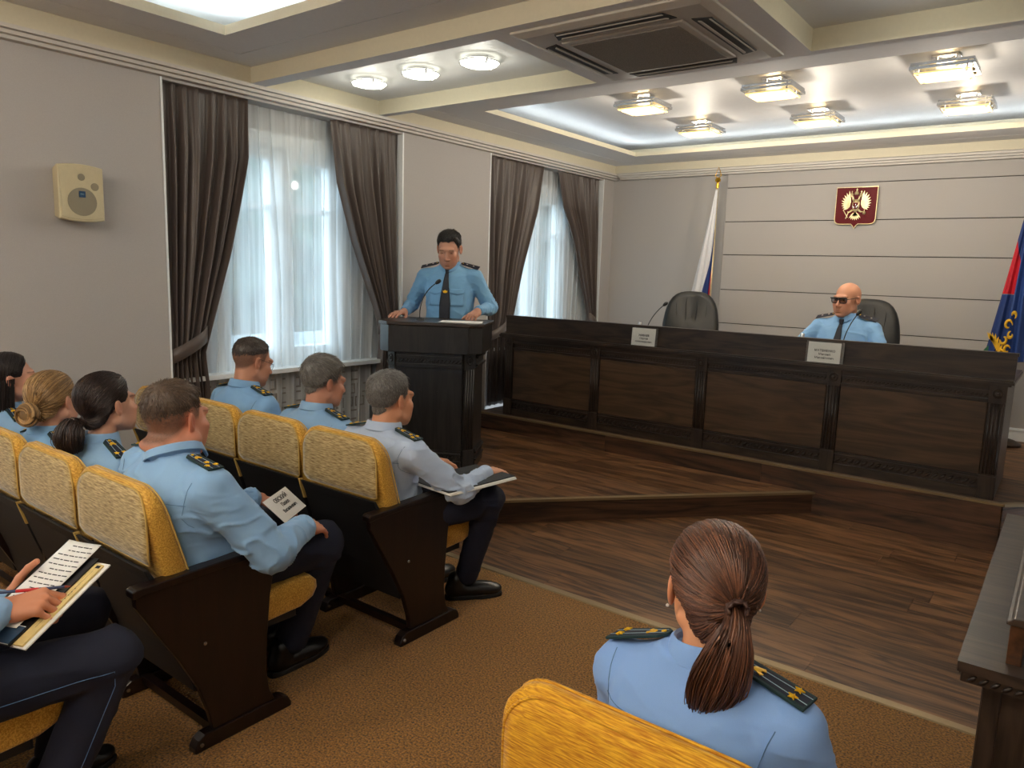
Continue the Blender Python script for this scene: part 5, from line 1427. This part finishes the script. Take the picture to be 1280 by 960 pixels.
    for s in (-1, 1):
        a = c['arms'][s]
        if a.get('hide'): continue
        fm = hand_frame(W[s], a['f'], a['d']); bd_ = fm.to_3x3().inverted() @ (E[s] - W[s]).normalized(); bd_.x *= s
        v_, q_, c_ = hand_mesh(s, dict(a.get('pose', {}), back=tuple(bd_)), a.get('res', .0032), skin)
        sc_ = a.get('scale', .95 if not fem else .86); parts.append((apply(fm @ Matrix.Scale(sc_, 4), v_), q_, c_))
    f = Field(lo, hi, .014); f.trunk(sec(1, -.012), .03)             # the body under the clothes
    for s in (-1, 1): f.capsule(Sh[s], E[s], .042 * aw, .036 * aw, .03); f.capsule(E[s], E[s] + (W[s] - E[s]) * .95, .036, .026, .012)
    bv, bq = f.mesh(); parts.append((bv, bq, skin))
    f = Field([min(p[i] for p in pts) - .24 for i in range(3)], [max(p[i] for p in pts) + .2 for i in range(3)], .016)
    f.ell(P + V((0, -.005, -.01)), (.15 * bw, .12 * bw, .09), .03)
    for s in (-1, 1): f.capsule(HipJ[s], V(legs[s][0]), .072 * lw, .05 * lw, .03); f.capsule(V(legs[s][0]), V(legs[s][1]), .05 * lw, .036, .02)
    bv, bq = f.mesh(); parts.append((bv, bq, skin))
    vv, qq, cc = joinm(parts); mesh_np('body', vv, qq, MS['skin'], par, cc)
    if c.get('eyes', 1) > 0:
        for s in (-1, 1):
            b = MB(); b.lathe([(.0002, .0120), (.0030, .0117), (.0055, .0107), (.0056, .0106), (.0095, .0073), (.012, 0), (.009, -.008), (.0002, -.012)], 16); b.mi = [0] * len(b.f)
            nn = 16
            for i in range(len(b.mi)):
                if i < nn * 2: b.mi[i] = 1
            b.xf(Matrix.Rotation(-PI / 2, 4, 'X')); b.xf(Hm @ Matrix.Translation((s * .031, .0742, .0045))); mk('eye', b, [MS['eyewhite'], MS['iris']], par, smooth=True)
    make_hair(c, par, Hm)
    # ---- collar
    nr_ = (((.046 if fem else .056) + .012 * c.get('fat', 0)) + .004) * hs; cdir = (Hc - N + V((0, -.03, 0))).normalized(); rings = []
    xd = (ax - cdir * ax.dot(cdir)).normalized(); yd = cdir.cross(xd); base = N + (Hm @ V((0, -.022, -.05)) - N) * .15 + V((0, 0, -.002)); ck = c.get('collar', 1.0)
    for j in range(41):
        a = math.radians(100 + 340 * j / 40 - 0) ; a = math.radians(90 + 9 + 342 * j / 40); dn = math.exp(-(min(j, 40 - j) / 4.0) ** 2) * .032 if c.get('points', True) else 0
        dv = xd * math.cos(a) + yd * math.sin(a) * 1.06
        rg = [base + dv * (nr_ + e) + cdir * z_ * ck for e, z_ in ((0, -.02), (.0015, .028), (.006, .033), (.012, .028), (.019 + dn * .2, -.004 - dn), (.0155 + dn * .2, -.008 - dn), (.008, .012))]
        rings.append(rg)
    b = MB(); b.loft(rings); mk('collar', b, c['shirt'], par, smooth='auto')
    for s in (-1, 1):
        if c['arms'][s].get('hide'): continue
        d = (W[s] - E[s]).normalized(); r = .0375 * aw; up = V((0, 0, 1)) if abs(d.z) < .9 else V((0, 1, 0)); a_ = d.cross(up).normalized(); b_ = d.cross(a_); rings = []
        for t, k in ((-.062, 1.0), (-.058, 1.05), (-.004, 1.02), (.0, .98), (.0, .86), (-.02, .84)): rings.append([W[s] + d * t + (a_ * math.cos(an) + b_ * math.sin(an)) * r * k for an in (2 * PI * i / 20 for i in range(20))])
        b = MB(); b.loft(rings, cap=False); mk('cuff', b, c['shirt'], par, smooth='auto')
    # ---- shoulder boards laid on the shirt
    def top(p):
        hit = sb.ray_cast(V((p.x, p.y, N.z + .25)), V((0, 0, -1))); return hit[0] if hit[0] is not None else V(p)
    if c.get('board'):
        for s in (-1, 1):
            fy = V((-ax.y, ax.x, 0)); i_ = top(N + ax * (s * (nr_ + .02))); o_ = top(Sh[s] + ax * (s * .026)); o_.z = max(o_.z, i_.z - .075)
            m_ = top((i_ + o_) / 2); n_ = (o_ - i_).cross(fy).normalized(); n_ = -n_ if n_.z < 0 else n_
            ti = c.get('board_tilt', 0); n_ = (n_ + fy * ti).normalized()
            lift = ti * .022 + max(.003, (m_ - (i_ + o_) / 2).dot(n_) + .003); shoulder_board(par, i_ + n_ * lift, o_ + n_ * lift, n_, c['board'])
    def on(x, z, off=.003, back=False):
        y0 = 1 if not back else -1
        hit = sb.ray_cast(V((x, y0 * .8, z)), V((0, -y0, 0))); return None if hit[0] is None else hit[0] + V((0, y0 * off, 0))
    def ribbon(name, pts, mat, r=.0009):
        p = [x for x in pts if x is not None]
        if len(p) > 2: b = MB(); b.tube(p, r, 6); mk(name, b, mat, par, smooth=True)
    if c.get('seams'):
        zy = N.z - .105
        ribbon('yoke_seam', [on(N.x + x, zy + .012 * (1 - (x / .16) ** 2), .0004, True) for x in np.linspace(-sh * .90, sh * .90, 24)], MS['seam'])
        for s in (-1, 1):
            pts = []
            for t in np.linspace(0, 1, 14):
                p = N + ax * (s * sh * (.98 - .10 * math.sin(PI * t * .9))); pts.append(on(p.x, N.z - .035 - .15 * t, .0004, True))
            ribbon('armhole_seam', pts, MS['seam'])
    def patch(name, poly_fn, mat, nu, nv, off=.003, bev=0):
        vs, ok = [], True
        for j in range(nv + 1):
            for i in range(nu + 1):
                x, z = poly_fn(i / nu, j / nv); p = on(x, z, off)
                if p is None: p = V((x, vs[-1][1] if vs else .1, z))
                vs.append(p)
        qd = [(j * (nu + 1) + i, j * (nu + 1) + i + 1, (j + 1) * (nu + 1) + i + 1, (j + 1) * (nu + 1) + i) for j in range(nv) for i in range(nu)]
        o = mesh_np(name, np.array(vs), np.array(qd), mat, par); s_ = o.modifiers.new('thickness', 'SOLIDIFY'); s_.thickness = .003; s_.offset = 1; return o
    if c.get('tie_on'):
        zt = N.z - .012
        def tf(u, v):
            w = .013 + .030 * min(1, v * 1.5); return (N.x + (u - .5) * 2 * w, zt - .03 - .36 * v)
        t_ = patch('tie', tf, MS['tie'], 6, 20, .012)
        k0 = on(N.x, zt - .03, .012); b = MB(); b.loft([[(k0.x + x * w, k0.y + y, zt + z) for x, y in ((-1, -.006), (-.7, .008), (.7, .008), (1, -.006))] for z, w in ((.008, .020), (-.006, .019), (-.034, .013))]); mk('tie_knot', b, MS['tie'], t_, .003)
        p = on(N.x, zt - .175, .0165); b = MB(); b.lathe([(.001, 0), (.012, 0), (.011, .002), (.001, .003)], 14)
        for s in (-1, 1): b.prism([(s * .006, -.004), (s * .019, .010), (s * .017, -.006), (s * .008, -.012)], 0, .002)
        b.xf(Matrix.Translation(p) @ Matrix.Rotation(-PI / 2, 4, 'X') @ Matrix.Rotation(PI, 4, 'Z')); mk('tie_clip', b, MS['star'], t_)
        for s in (-1, 1):
            cx = N.x + s * .088; zt2 = N.z - .165
            pk = patch('chest_pocket', lambda u, v: (cx + (u - .5) * .105, zt2 - .02 - .115 * v), c['shirt'], 6, 6, .0022)
            patch('pocket_flap', lambda u, v: (cx + (u - .5) * .112, zt2 - v * (.032 + .018 * (1 - abs(2 * u - 1)))), c['shirt'], 10, 4, .005)
            p = on(cx, zt2 - .036, .008); b = MB(); b.lathe([(.001, 0), (.005, 0), (.005, .002), (.001, .002)], 12); b.xf(Matrix.Translation(p) @ Matrix.Rotation(-PI / 2, 4, 'X')); mk('button', b, c['shirt'], par)
    if c.get('glasses'):
        g = c['glasses']; mat = M['black'] if g == 'thick' else M['darkmetal']; r = .0026 if g == 'thick' else .0011; hw_, hh_ = (.026, .019) if g == 'thick' else (.023, .015); zc = .002
        b = MB(); rims = []
        def rim(s):
            return [(s * .0335 + hw_ * math.copysign(abs(math.cos(a)) ** .7, math.cos(a)), .1015 - .012 * abs(s * .0335 + hw_ * math.cos(a)) / .06, zc + hh_ * math.copysign(abs(math.sin(a)) ** .75, math.sin(a)) - (0 if g == 'thick' else .006)) for a in (2 * PI * i / 24 for i in range(24))]
        for s in (-1, 1):
            b.tube(rim(s), r, 6, closed=True); b.tube([(s * .060, .09, zc + .008), (s * .079, .045, zc + .012), (s * .084, -.005, zc + .018), (s * .082, -.028, zc + .008)], r * .9, 6)
            if g == 'thick' and s > 0: b.box(-.062, .090, zc + .012, .062, .102, zc + .021)
        b.tube([(-.009, .101, zc + .004), (0, .103, zc + .007), (.009, .101, zc + .004)], r, 6)
        b.xf(Hm); gl = mk('glasses', b, mat, par, smooth=True)
        for s in (-1, 1):
            b = MB(); rm = rim(s); b.add([(x, y - .0006, z) for x, y, z in rm], [tuple(range(24))]); b.xf(Hm); mk('lens', b, M['lens_dark'] if g == 'thick' else M['lens'], gl)
    if c.get('earring'):
        for s in (-1, 1):
            b = MB(); b.lathe([(.0003, -.0035), (.003, -.002), (.0035, 0), (.003, .002), (.0003, .0035)], 10, (s * .086, -.005, -.036)); b.xf(Hm); mk('earring', b, MS['eyewhite'], par, smooth=True)
    if c.get('bracelet'):
        s = c['bracelet']; d = (W[s] - E[s]).normalized(); a_ = d.cross(V((0, 0, 1))).normalized(); b_ = d.cross(a_); b = MB()
        for t in (.004, .012): b.tube([W[s] + d * t + (a_ * math.cos(q_) + b_ * math.sin(q_)) * .0335 for q_ in (2 * PI * i / 26 for i in range(26))], .0045, 8, closed=True)
        mk('bracelet', b, M['black'], par, smooth=True)
    if c.get('hair_tie'):
        tp = V(c['tie']); b = MB()
        for k in range(3):
            b.tube([tuple(tp + V((.017 * math.cos(a) * (1 + .1 * math.sin(9 * a + k)), -.012 + .006 * (k - 1) + .003 * math.sin(7 * a + 2 * k), .015 * math.sin(a)))) for a in (2 * PI * i / 30 for i in range(30))], .0035, 6, closed=True)
        b.xf(Hm); mk('hair_tie', b, plain('hair_tie_brown', srgb(74, 48, 40), .5), par, smooth=True)
    return par, dict(Hm=Hm, W=W, E=E, sb=sb)
# ------------------------------------------------------------------ the people
D_ = math.radians
def sit_legs(kr, ar, kl, al, yr=-.1, yl=.1): return {1: (kr, ar, yr), -1: (kl, al, yl)}
FLAT = dict(curl=(.18, .22, .15), spread=.10); REST = dict(curl=(.35, .45, .3), spread=.04)
def lap_arms(zr=.62, yr=.30, xr=.12, poser=None):
    return {1: dict(w=(xr, yr, zr), f=(-.35, .9, -.15), d=(.1, .2, 1), pose=REST), -1: dict(w=(-xr, yr, zr), f=(.35, .9, -.15), d=(-.1, .2, 1), pose=REST)}

person('heavyset man in a light blue shirt with cropped brown hair at the aisle', (-2.40, 1.30, 0), 0, dict(
    P=(0, .0, .53), N=(0.02, -.035, .945), head=(-.03, .0, 1.062), hrot=(D_(14), D_(-3), 0), hs=1.06, sh=.225, bw=1.32, aw=1.22, lw=1.15, fat=.9, h=.0055, slouch=.7, board='three', seams=True, seed=3, fold=1.5,
    skin=srgb(206, 140, 112), red=srgb(190, 92, 70), hair='short', hair_col=srgb(92, 74, 60), hl='short', hl_shell='fade', thick=(.002, .013), len=.022, buzz=.85, nstrand=2600, fh=.003, shirt=MS['blue'], eyes=.6, points=True, collar=.75,
    arms={1: dict(w=(.235, .33, .655), f=(-.3, .9, -.3), d=(.35, .2, 1), pose=REST, pole=(.7, -.5, -.6), scale=1.0), -1: dict(w=(-.10, .36, .68), f=(.5, .8, -.2), d=(-.1, .2, 1), pose=REST)},
    legs=sit_legs((.16, .47, .535), (.04, .40, .10), (-.16, .47, .535), (-.17, .42, .10), .08, .12), shoe=1.08))
person('woman with a low dark brown ponytail in a light blue shirt, middle row', (-2.91, 1.28, 0), 0, dict(
    P=(0, .0, .52), N=(.0, -.03, .905), head=(.0, .01, 1.05), hrot=(D_(10), D_(4), 0), hs=.98, sh=.165, fem=True, h=.009, slouch=.5, board='two', seed=5, lw=.86, aw=.86, skin=srgb(210, 158, 132), shirt=MS['blue'],
    hair='pony', hair_col=srgb(48, 34, 29), hair_hi=srgb(110, 84, 70), hi=.25, tie=(0, -.112, -.045), tail=[(0, -.112, -.045), (0, -.15, -.05), (.005, -.175, -.09), (0, -.16, -.15)], tail_w=[.014, .045, .056, .036], ntail=700, flat=.9, tailr=1.2, nstrand=900, fh=.003, points=True, hair_tie=True, earring=False,
    arms=lap_arms(.62, .33, .09), legs=sit_legs((.1, .46, .52), (.09, .42, .10), (-.1, .46, .52), (-.09, .42, .10)), shoe=.88))
person('woman with a blonde hair bun in a light blue shirt, middle row', (-3.41, 1.28, 0), 0, dict(
    P=(0, .0, .50), N=(.0, -.03, .86), head=(.0, .01, 1.0), hrot=(D_(28), D_(-2), 0), hs=.98, sh=.165, fem=True, h=.01, slouch=.5, board='two', seed=7, lw=.86, aw=.86, skin=srgb(216, 160, 134), shirt=MS['blue2'],
    hair='bun', hair_col=srgb(150, 116, 74), hair_hi=srgb(226, 200, 150), hi=.6, tie=(0, -.115, -.03), nstrand=900, points=True,
    arms=lap_arms(.60, .33, .09), legs=sit_legs((.1, .46, .50), (.09, .42, .10), (-.1, .46, .50), (-.09, .42, .10)), shoe=.88))
person('woman with long loose dark hair, far end of the middle row', (-3.91, 1.30, 0), 0, dict(
    P=(0, .0, .51), N=(.0, -.03, .89), head=(.0, .01, 1.035), hrot=(D_(-14), D_(6), 0), hs=.98, sh=.165, fem=True, h=.01, slouch=.4, board='two', seed=9, lw=.86, aw=.86, skin=srgb(206, 152, 128), shirt=MS['blue'],
    hair='loose', hair_col=srgb(34, 26, 26), hair_hi=srgb(90, 76, 74), hi=.2, nstrand=700, fh=.0028, points=True,
    arms=lap_arms(.61, .33, .09), legs=sit_legs((.1, .46, .51), (.09, .42, .10), (-.1, .46, .51), (-.09, .42, .10)), shoe=.88))
person('man in thin rimmed glasses bowing his head in front of the window', (-3.42, 2.22, 0), 0, dict(
    P=(0, .0, .53), N=(.0, -.02, .955), head=(.0, .035, 1.09), hrot=(D_(-6), D_(-16), 0), hs=1.0, sh=.19, h=.009, slouch=.8, board='three', seed=11, skin=srgb(196, 140, 112), shirt=MS['blue2'],
    hair='short', hair_col=srgb(72, 62, 56), hl_shell='fade', thick=(.002, .010), len=.014, buzz=.8, glasses='thin', fh=.003, eyes=.5, seams=True,
    arms=lap_arms(.64, .30, .12), legs=sit_legs((.12, .46, .53), (.11, .42, .10), (-.12, .46, .53), (-.11, .42, .10))))
person('man with parted grey hair in a light blue shirt, middle of the front row', (-2.88, 2.26, 0), 0, dict(
    P=(0, .0, .52), N=(.0, -.02, .905), head=(.0, .03, 1.04), hrot=(D_(-10), D_(-8), D_(3)), hs=1.0, sh=.19, h=.009, slouch=.8, board='three', seed=13, skin=srgb(198, 140, 114), shirt=MS['blue'],
    hair='short', buzz=.7, hair_col=srgb(120, 115, 109), hair_hi=srgb(190, 184, 176), hi=.5, thick=(.006, .020), len=.034, comb=(.03, .04, 0), nstrand=2600, fh=.003, eyes=.6, seams=True,
    arms=lap_arms(.62, .32, .12), legs=sit_legs((.12, .46, .52), (.11, .42, .10), (-.12, .46, .52), (-.11, .42, .10))))
person('man with short grey hair and a pale shirt, hand on a black folder', (-2.38, 2.225, 0), 0, dict(
    P=(0, .0, .52), N=(.01, -.02, .895), head=(.01, .025, 1.025), hrot=(D_(-3), D_(-2), 0), hs=1.02, sh=.19, h=.0055, slouch=.5, board='three', seed=15, skin=srgb(214, 152, 116), shirt=MS['pale'], seams=True, fold=1.5,
    hair='short', hair_col=srgb(112, 108, 104), hair_hi=srgb(200, 198, 192), hi=.5, thick=(.004, .015), len=.018, buzz=.6, nstrand=2800, fh=.003, eyes=.6, arm=(.275, .25),
    arms={1: dict(w=(.26, .40, .668), f=(-.02, .97, -.10), d=(.05, .2, 1), pose=dict(curl=(.25, .25, .2), spread=.05), pole=(.7, -.3, -.9), scale=1.0), -1: dict(w=(-.05, .34, .69), f=(.6, .7, -.2), d=(-.1, .3, 1), pose=REST)},
    legs={1: ((.275, .405, .535), (.125, .425, .10), D_(-37)), -1: ((-.10, .46, .53), (-.10, .42, .10), .1)}, shoe=1.05))
person('woman with an auburn ponytail seen from behind in the foreground', (-.475, 1.26, 0), D_(-8), dict(
    P=(0.01, -.03, .50), N=(.0, -.02, .905), head=(-.01, .02, 1.028), hrot=(D_(42), D_(-3), 0), hs=.985, shv=(1, 0, .10), sh=.176, fem=True, h=.005, slouch=.3, board='two', seed=17, lw=.9, aw=.92, skin=srgb(220, 156, 116), shirt=MS['wblue'], seams=True, fold=.8,
    hair='pony', hair_col=srgb(92, 58, 42), hair_hi=srgb(186, 124, 84), hi=.6, tie=(.012, -.116, .012), tail=[(.012, -.112, .012), (.010, -.142, -.01), (0, -.145, -.06), (-.012, -.13, -.12), (-.03, -.115, -.175), (-.035, -.105, -.205)], tail_w=[.012, .022, .042, .052, .034, .010], ntail=1100, flat=.6, tailr=.85, nstrand=2000, hh=.003, fh=.003, hair_tie=True, earring=True, thick=(.008, .013),
    arms=lap_arms(.60, .30, .10), legs=sit_legs((-.01, .45, .50), (.0, .42, .10), (-.2, .45, .50), (-.19, .42, .10)), shoe=.88))
person('man in a blue shirt and dark tie standing at the lectern', (-4.0, 4.44, Z1), D_(207), dict(
    P=(0, .0, .94), N=(.0, .03, 1.47), head=(.0, .075, 1.605), hrot=(D_(4), D_(-20), 0), hs=1.13, sh=.205, h=.0065, tw=1.05, bw=1.06, board='general', board_tilt=.45, seed=19, skin=srgb(190, 138, 114), shirt=MS['vivid'], fold=1.2, arm=(.27, .245), tie_on=True,
    hair='short', buzz=.7, hair_col=srgb(46, 42, 40), hair_hi=srgb(96, 90, 86), hi=.2, thick=(.004, .017), len=.02, fh=.0028, eyes=.35, stubble=.25,
    arms={1: dict(w=(.31, .22, 1.118), f=(.25, .9, -.06), d=(.0, .1, 1), pose=FLAT, pole=(.35, -1, -.3), scale=1.05), -1: dict(w=(-.27, .20, 1.145), f=(.25, .85, -.35), d=(-.1, .35, 1), pose=dict(curl=(.6, .55, .3), spread=.08), pole=(-.35, -1, -.3), scale=1.05)},
    legs={1: ((.1, .03, .50), (.1, -.02, .09), -.1), -1: ((-.1, .03, .50), (-.1, -.02, .09), .1)}))
person('bald man in dark framed glasses seated behind the desk', (-1.45, 6.27, Z2), D_(172), dict(
    P=(0, .0, .55), N=(.0, .01, 1.02), head=(.0, .04, 1.165), hrot=(D_(-12), D_(-4), 0), hs=1.10, sh=.205, h=.0065, tw=1.06, bw=1.1, board='general', board_tilt=.45, seed=23, skin=srgb(204, 146, 116), shirt=MS['blue2'], fold=1.1, arm=(.30, .27), tie_on=True, glasses='thick', fh=.0028, eyes=.8, stubble=.2,
    hair=None, brow=srgb(90, 66, 52),
    arms={1: dict(w=(.36, .36, .79), f=(-.3, .9, -.1), d=(0, .1, 1), pose=REST), -1: dict(w=(-.28, .36, .79), f=(.4, .9, -.1), d=(0, .1, 1), pose=REST)},
    legs=sit_legs((.14, .48, .54), (.13, .42, .10), (-.14, .48, .54), (-.13, .42, .10))))
# trees beyond the annex
for i, (x, y, h_, rr, kind) in enumerate(((-12.4, 3.4, 7.5, 2.0, 0), (-12.8, 7.9, 9.5, 2.3, 1), (-15.5, 12.4, 9, 2.6, 0), (-19, 16.5, 9.5, 3.2, 1), (-14, 19.6, 8.5, 2.7, 0), (-21, 25.5, 10, 3.6, 1), (-17, 33, 10, 3.8, 1))):
    tr = thing('tree', 'dark conifer seen through the curtain beyond the annex' if kind == 0 else 'grey green leafy tree seen through the curtain beyond the annex', 'tree', (x, y, -1.1), 0, 'trees outside the windows')
    b = MB(); b.tube([(0, 0, 0), (0, 0, h_ * .8)], [.18, .06], 8); mk('trunk', b, bark, tr)
    f = Field((-rr * 1.2, -rr * 1.2, .2), (rr * 1.2, rr * 1.2, h_ + .5), .16); rg = np.random.default_rng(i)
    for k in range(46):
        if kind == 0: z_ = .8 + (h_ - 1.2) * rg.random() ** 1.3; rad = rr * (1 - z_ / (h_ + .4)); q_ = rg.uniform(0, 6.28); f.ell((math.cos(q_) * rad * .55, math.sin(q_) * rad * .55, z_), (rad * .5 + .25, rad * .5 + .25, .5), .25)
        else: q_ = rg.uniform(0, 6.28); z_ = rg.uniform(1.2, h_ - .8); rad = rr * .62 * math.sqrt(rg.random()); f.ell((math.cos(q_) * rad, math.sin(q_) * rad, z_), (rr * .34, rr * .34, rr * .3), .3)
    v_, q_ = f.mesh(); n_ = vnormals(v_, q_); v_ = v_ + n_ * (.22 * vnoise(v_ * 2.6) + .16 * vnoise(v_ * 6))[:, None]
    mesh_np('foliage', v_, q_, leaf if kind == 0 else leaf2, tr, smooth=False)
# the man writing, left edge of the picture
PA, PB = V((-1.986, .654, .63)), V((-2.077, .90, .745))
pu = (PB - PA).normalized(); pw = V((-.94, -.34, 0)); pw = (pw - pu * pw.dot(pu)).normalized(); pn = pw.cross(pu); pn = pn if pn.z > 0 else -pn
PADM = Matrix(((pu.x, pw.x, pn.x, PA.x), (pu.y, pw.y, pn.y, PA.y), (pu.z, pw.z, pn.z, PA.z), (0, 0, 0, 1)))
def padpt(s, t, h): return PADM @ V((s, t, h))
WL = V((-2.21, .36, 0))
def pl(s, t, h): return tuple(padpt(s, t, h) - WL)
def pdv(a, b, c): return tuple(pu * a + pw * b + pn * c)
person('man writing with a pen, cut off by the left frame edge', tuple(WL), 0, dict(
    P=(0, -.02, .53), N=(-.06, -.03, .98), head=(-.07, .03, 1.12), hrot=(D_(10), D_(-22), 0), sh=.19, h=.008, board='three', seed=29, skin=srgb(206, 138, 104), shirt=MS['blue'], lw=1.08,
    hair='short', hair_col=srgb(66, 54, 46), buzz=.6, eyes=.6, nstrand=900,
    arms={1: dict(w=pl(.062, .118, .052), f=pdv(.55, -.75, -.12), d=pdv(-.2, .1, 1), pose=dict(curl=(1.0, 1.1, .7), curls={0: (.75, .85, .45)}, spread=.03, thumb=(-.35, .85, -.4), tbend=.25), res=.0022, scale=1.08, pole=(.8, -.5, -.5)),
          -1: dict(w=pl(.130, .218, -.026), f=pdv(.85, -.45, .02), d=pdv(.0, .40, -.92), pose=dict(curl=(-.04, .05, .03), thumb=(-.36, .80, -.52), tbend=.38, spread=.05), res=.0022, scale=1.0, pole=(-.8, -.5, -.5))},
    side_seam=True, bracelet=-1, legs={1: ((.165, .52, .505), (.14, .34, .10), -.1), -1: ((-.12, .56, .53), (-.10, .46, .10), .1)}))

# ------------------------------------------------------------------ what they hold
NB = thing('notepad', 'cream paper notepad under the black folder on the writing man', 'notepad', tuple(PA)); NB.matrix_basis = PADM
b = MB(); b.box(0, 0, 0, .295, .19, .004); mk('cover', b, M['paper'], NB, .001)
b = MB(); b.box(.004, .012, .0042, .285, .187, .010); mk('page_block', b, M['cream_paper'], NB, .001)
b = MB()
for i in range(7): b.box(.12 + .012 * i, .024, .0101, .1235 + .012 * i, .027, .0103)
b.box(.27, .016, .0101, .28, .03, .0103); b.box(.06, .026, .0101, .26, .0266, .0103); mk('print', b, M['ink'], NB)
BF = thing('document_folder', 'black document folder with a blue pocket between the notepad and the printed sheet', 'folder', tuple(PA)); BF.matrix_basis = PADM
b = MB(); b.box(-.006, .040, .0105, .30, .195, .0145); mk('cover', b, M['black'], BF, .001)
b = MB(); b.box(-.004, .046, .0146, .05, .193, .0165); mk('pocket', b, plain('pocket_blue', srgb(60, 84, 112), .3), BF, .001)
b = MB(); b.tube([tuple(V(p)) for p in ((.052, .046, .016), (.052, .193, .016))], .0012, 6); b.tube([(-.004, .046, .016), (-.004, .193, .016)], .0012, 6); mk('pocket_piping', b, M['paper'], BF)
PS = thing('printed_sheet', 'white printed page in the left hand of the writing man', 'paper', tuple(PA)); PS.matrix_basis = PADM
def sheet_h(s): return .0185 + .06 * max(0, s - .16) ** 1.6
vs = []; nu, nv = 16, 4
for i in range(nu + 1):
    for j in range(nv + 1): s = .04 + .30 * i / nu; vs.append((s, .062 + .118 * j / nv, sheet_h(s) + .012 * (j / nv - .5) ** 2))
o = mesh_np('page', np.array(vs), np.array([(i * (nv + 1) + j, (i + 1) * (nv + 1) + j, (i + 1) * (nv + 1) + j + 1, i * (nv + 1) + j + 1) for i in range(nu) for j in range(nv)]), M['paper'], PS); o.modifiers.new('thickness', 'SOLIDIFY').thickness = .0006
b = MB(); rnd = random.Random(12)
for r_ in range(14):
    s = .322 - .0175 * r_; t0 = .068 + (.012 if r_ in (0, 3, 8) else 0); t = .170 - (.02 if r_ in (0, 1, 5, 9) else 0)
    if r_ == 12: t0 = .14
    while t > t0:
        L = rnd.uniform(.008, .022); tt = max(t - L, t0)
        u0, u1 = (tt - .062) / .118 - .5, (t - .062) / .118 - .5; h0, h1 = sheet_h(s) + .012 * u0 ** 2 + .0008, sheet_h(s) + .012 * u1 ** 2 + .0008
        b.add([(s - .0016, tt, h0), (s + .0016, tt, h0), (s + .0016, t, h1), (s - .0016, t, h1)], [(0, 1, 2, 3)]); t = tt - .0035
o = mk('printed_lines', b, M['ink'], PS, fixn=False); o['kind'] = 'stuff'
PN = thing('pen', 'blue and red ballpoint pen in the right hand of the writing man', 'pen', tuple(padpt(.13, .06, .035)))
pa, pb_ = V((-.055, .108, .050)), V((.050, -.045, .0))
def seg(a, c_, r0, r1, nm, mt): b = MB(); q0, q1 = pa + (pb_ - pa) * a, pa + (pb_ - pa) * c_; b.tube([q0, q1], [r0, r1], 10); b.v = [tuple(PADM.to_3x3() @ V(p)) for p in b.v]; return mk(nm, b, mt, PN, smooth='auto')
seg(0, .35, .004, .0042, 'barrel', plain('pen_blue', srgb(40, 60, 100), .3)); seg(.35, .62, .0044, .0044, 'grip', plain('pen_red', srgb(200, 24, 28), .4)); seg(.62, .93, .0042, .004, 'barrel', plain('pen_blue2', srgb(44, 56, 92), .3)); seg(.93, 1, .004, .001, 'tip', plain('pen_tip', srgb(150, 60, 30), .3))
# folder and sheets under the grey haired man's hand
FD = thing('document_folder', 'black folder with white pages on the knee of the pale shirted man', 'folder', (-2.15, 2.53, .650), D_(-6))
b = MB(); b.box(-.13, -.24, .010, .135, .17, .014); mk('cover', b, M['black'], FD, .001)
for i in range(3):
    b = MB(); b.box(-.12, -.245 + .004 * i, .001 + .003 * i, .152 - .003 * i, .165, .0032 + .003 * i); mk('sheet', b, M['paper'], FD)
b = MB(); b.box(-.13, -.24, -.003, .140, .17, 0); mk('cover', b, M['black'], FD, .001)
# name sheet on the heavyset man's lap
NS = thing('name_sheet', 'white sheet with printed name on the lap of the heavyset man', 'paper', (-2.37, 1.69, .675)); NS.matrix_basis = frame_m((-2.37, 1.69, .68), (-.52, .85, 0), (-.4, -.69, .6))
b = MB(); b.box(-.105, -.06, 0, .105, .055, .0012); o = mk('page', b, M['paper'], NS)
for i, (t_, s_) in enumerate((('ОВСКИЙ', .026), ('Павел', .022), ('Васильевич', .020))):
    text_mesh('lettering', t_, s_, M['ink'], o, frame_m((.01, .028 - .026 * i, .0016), (1, 0, 0), (0, 1, 0)), bold=.0004)
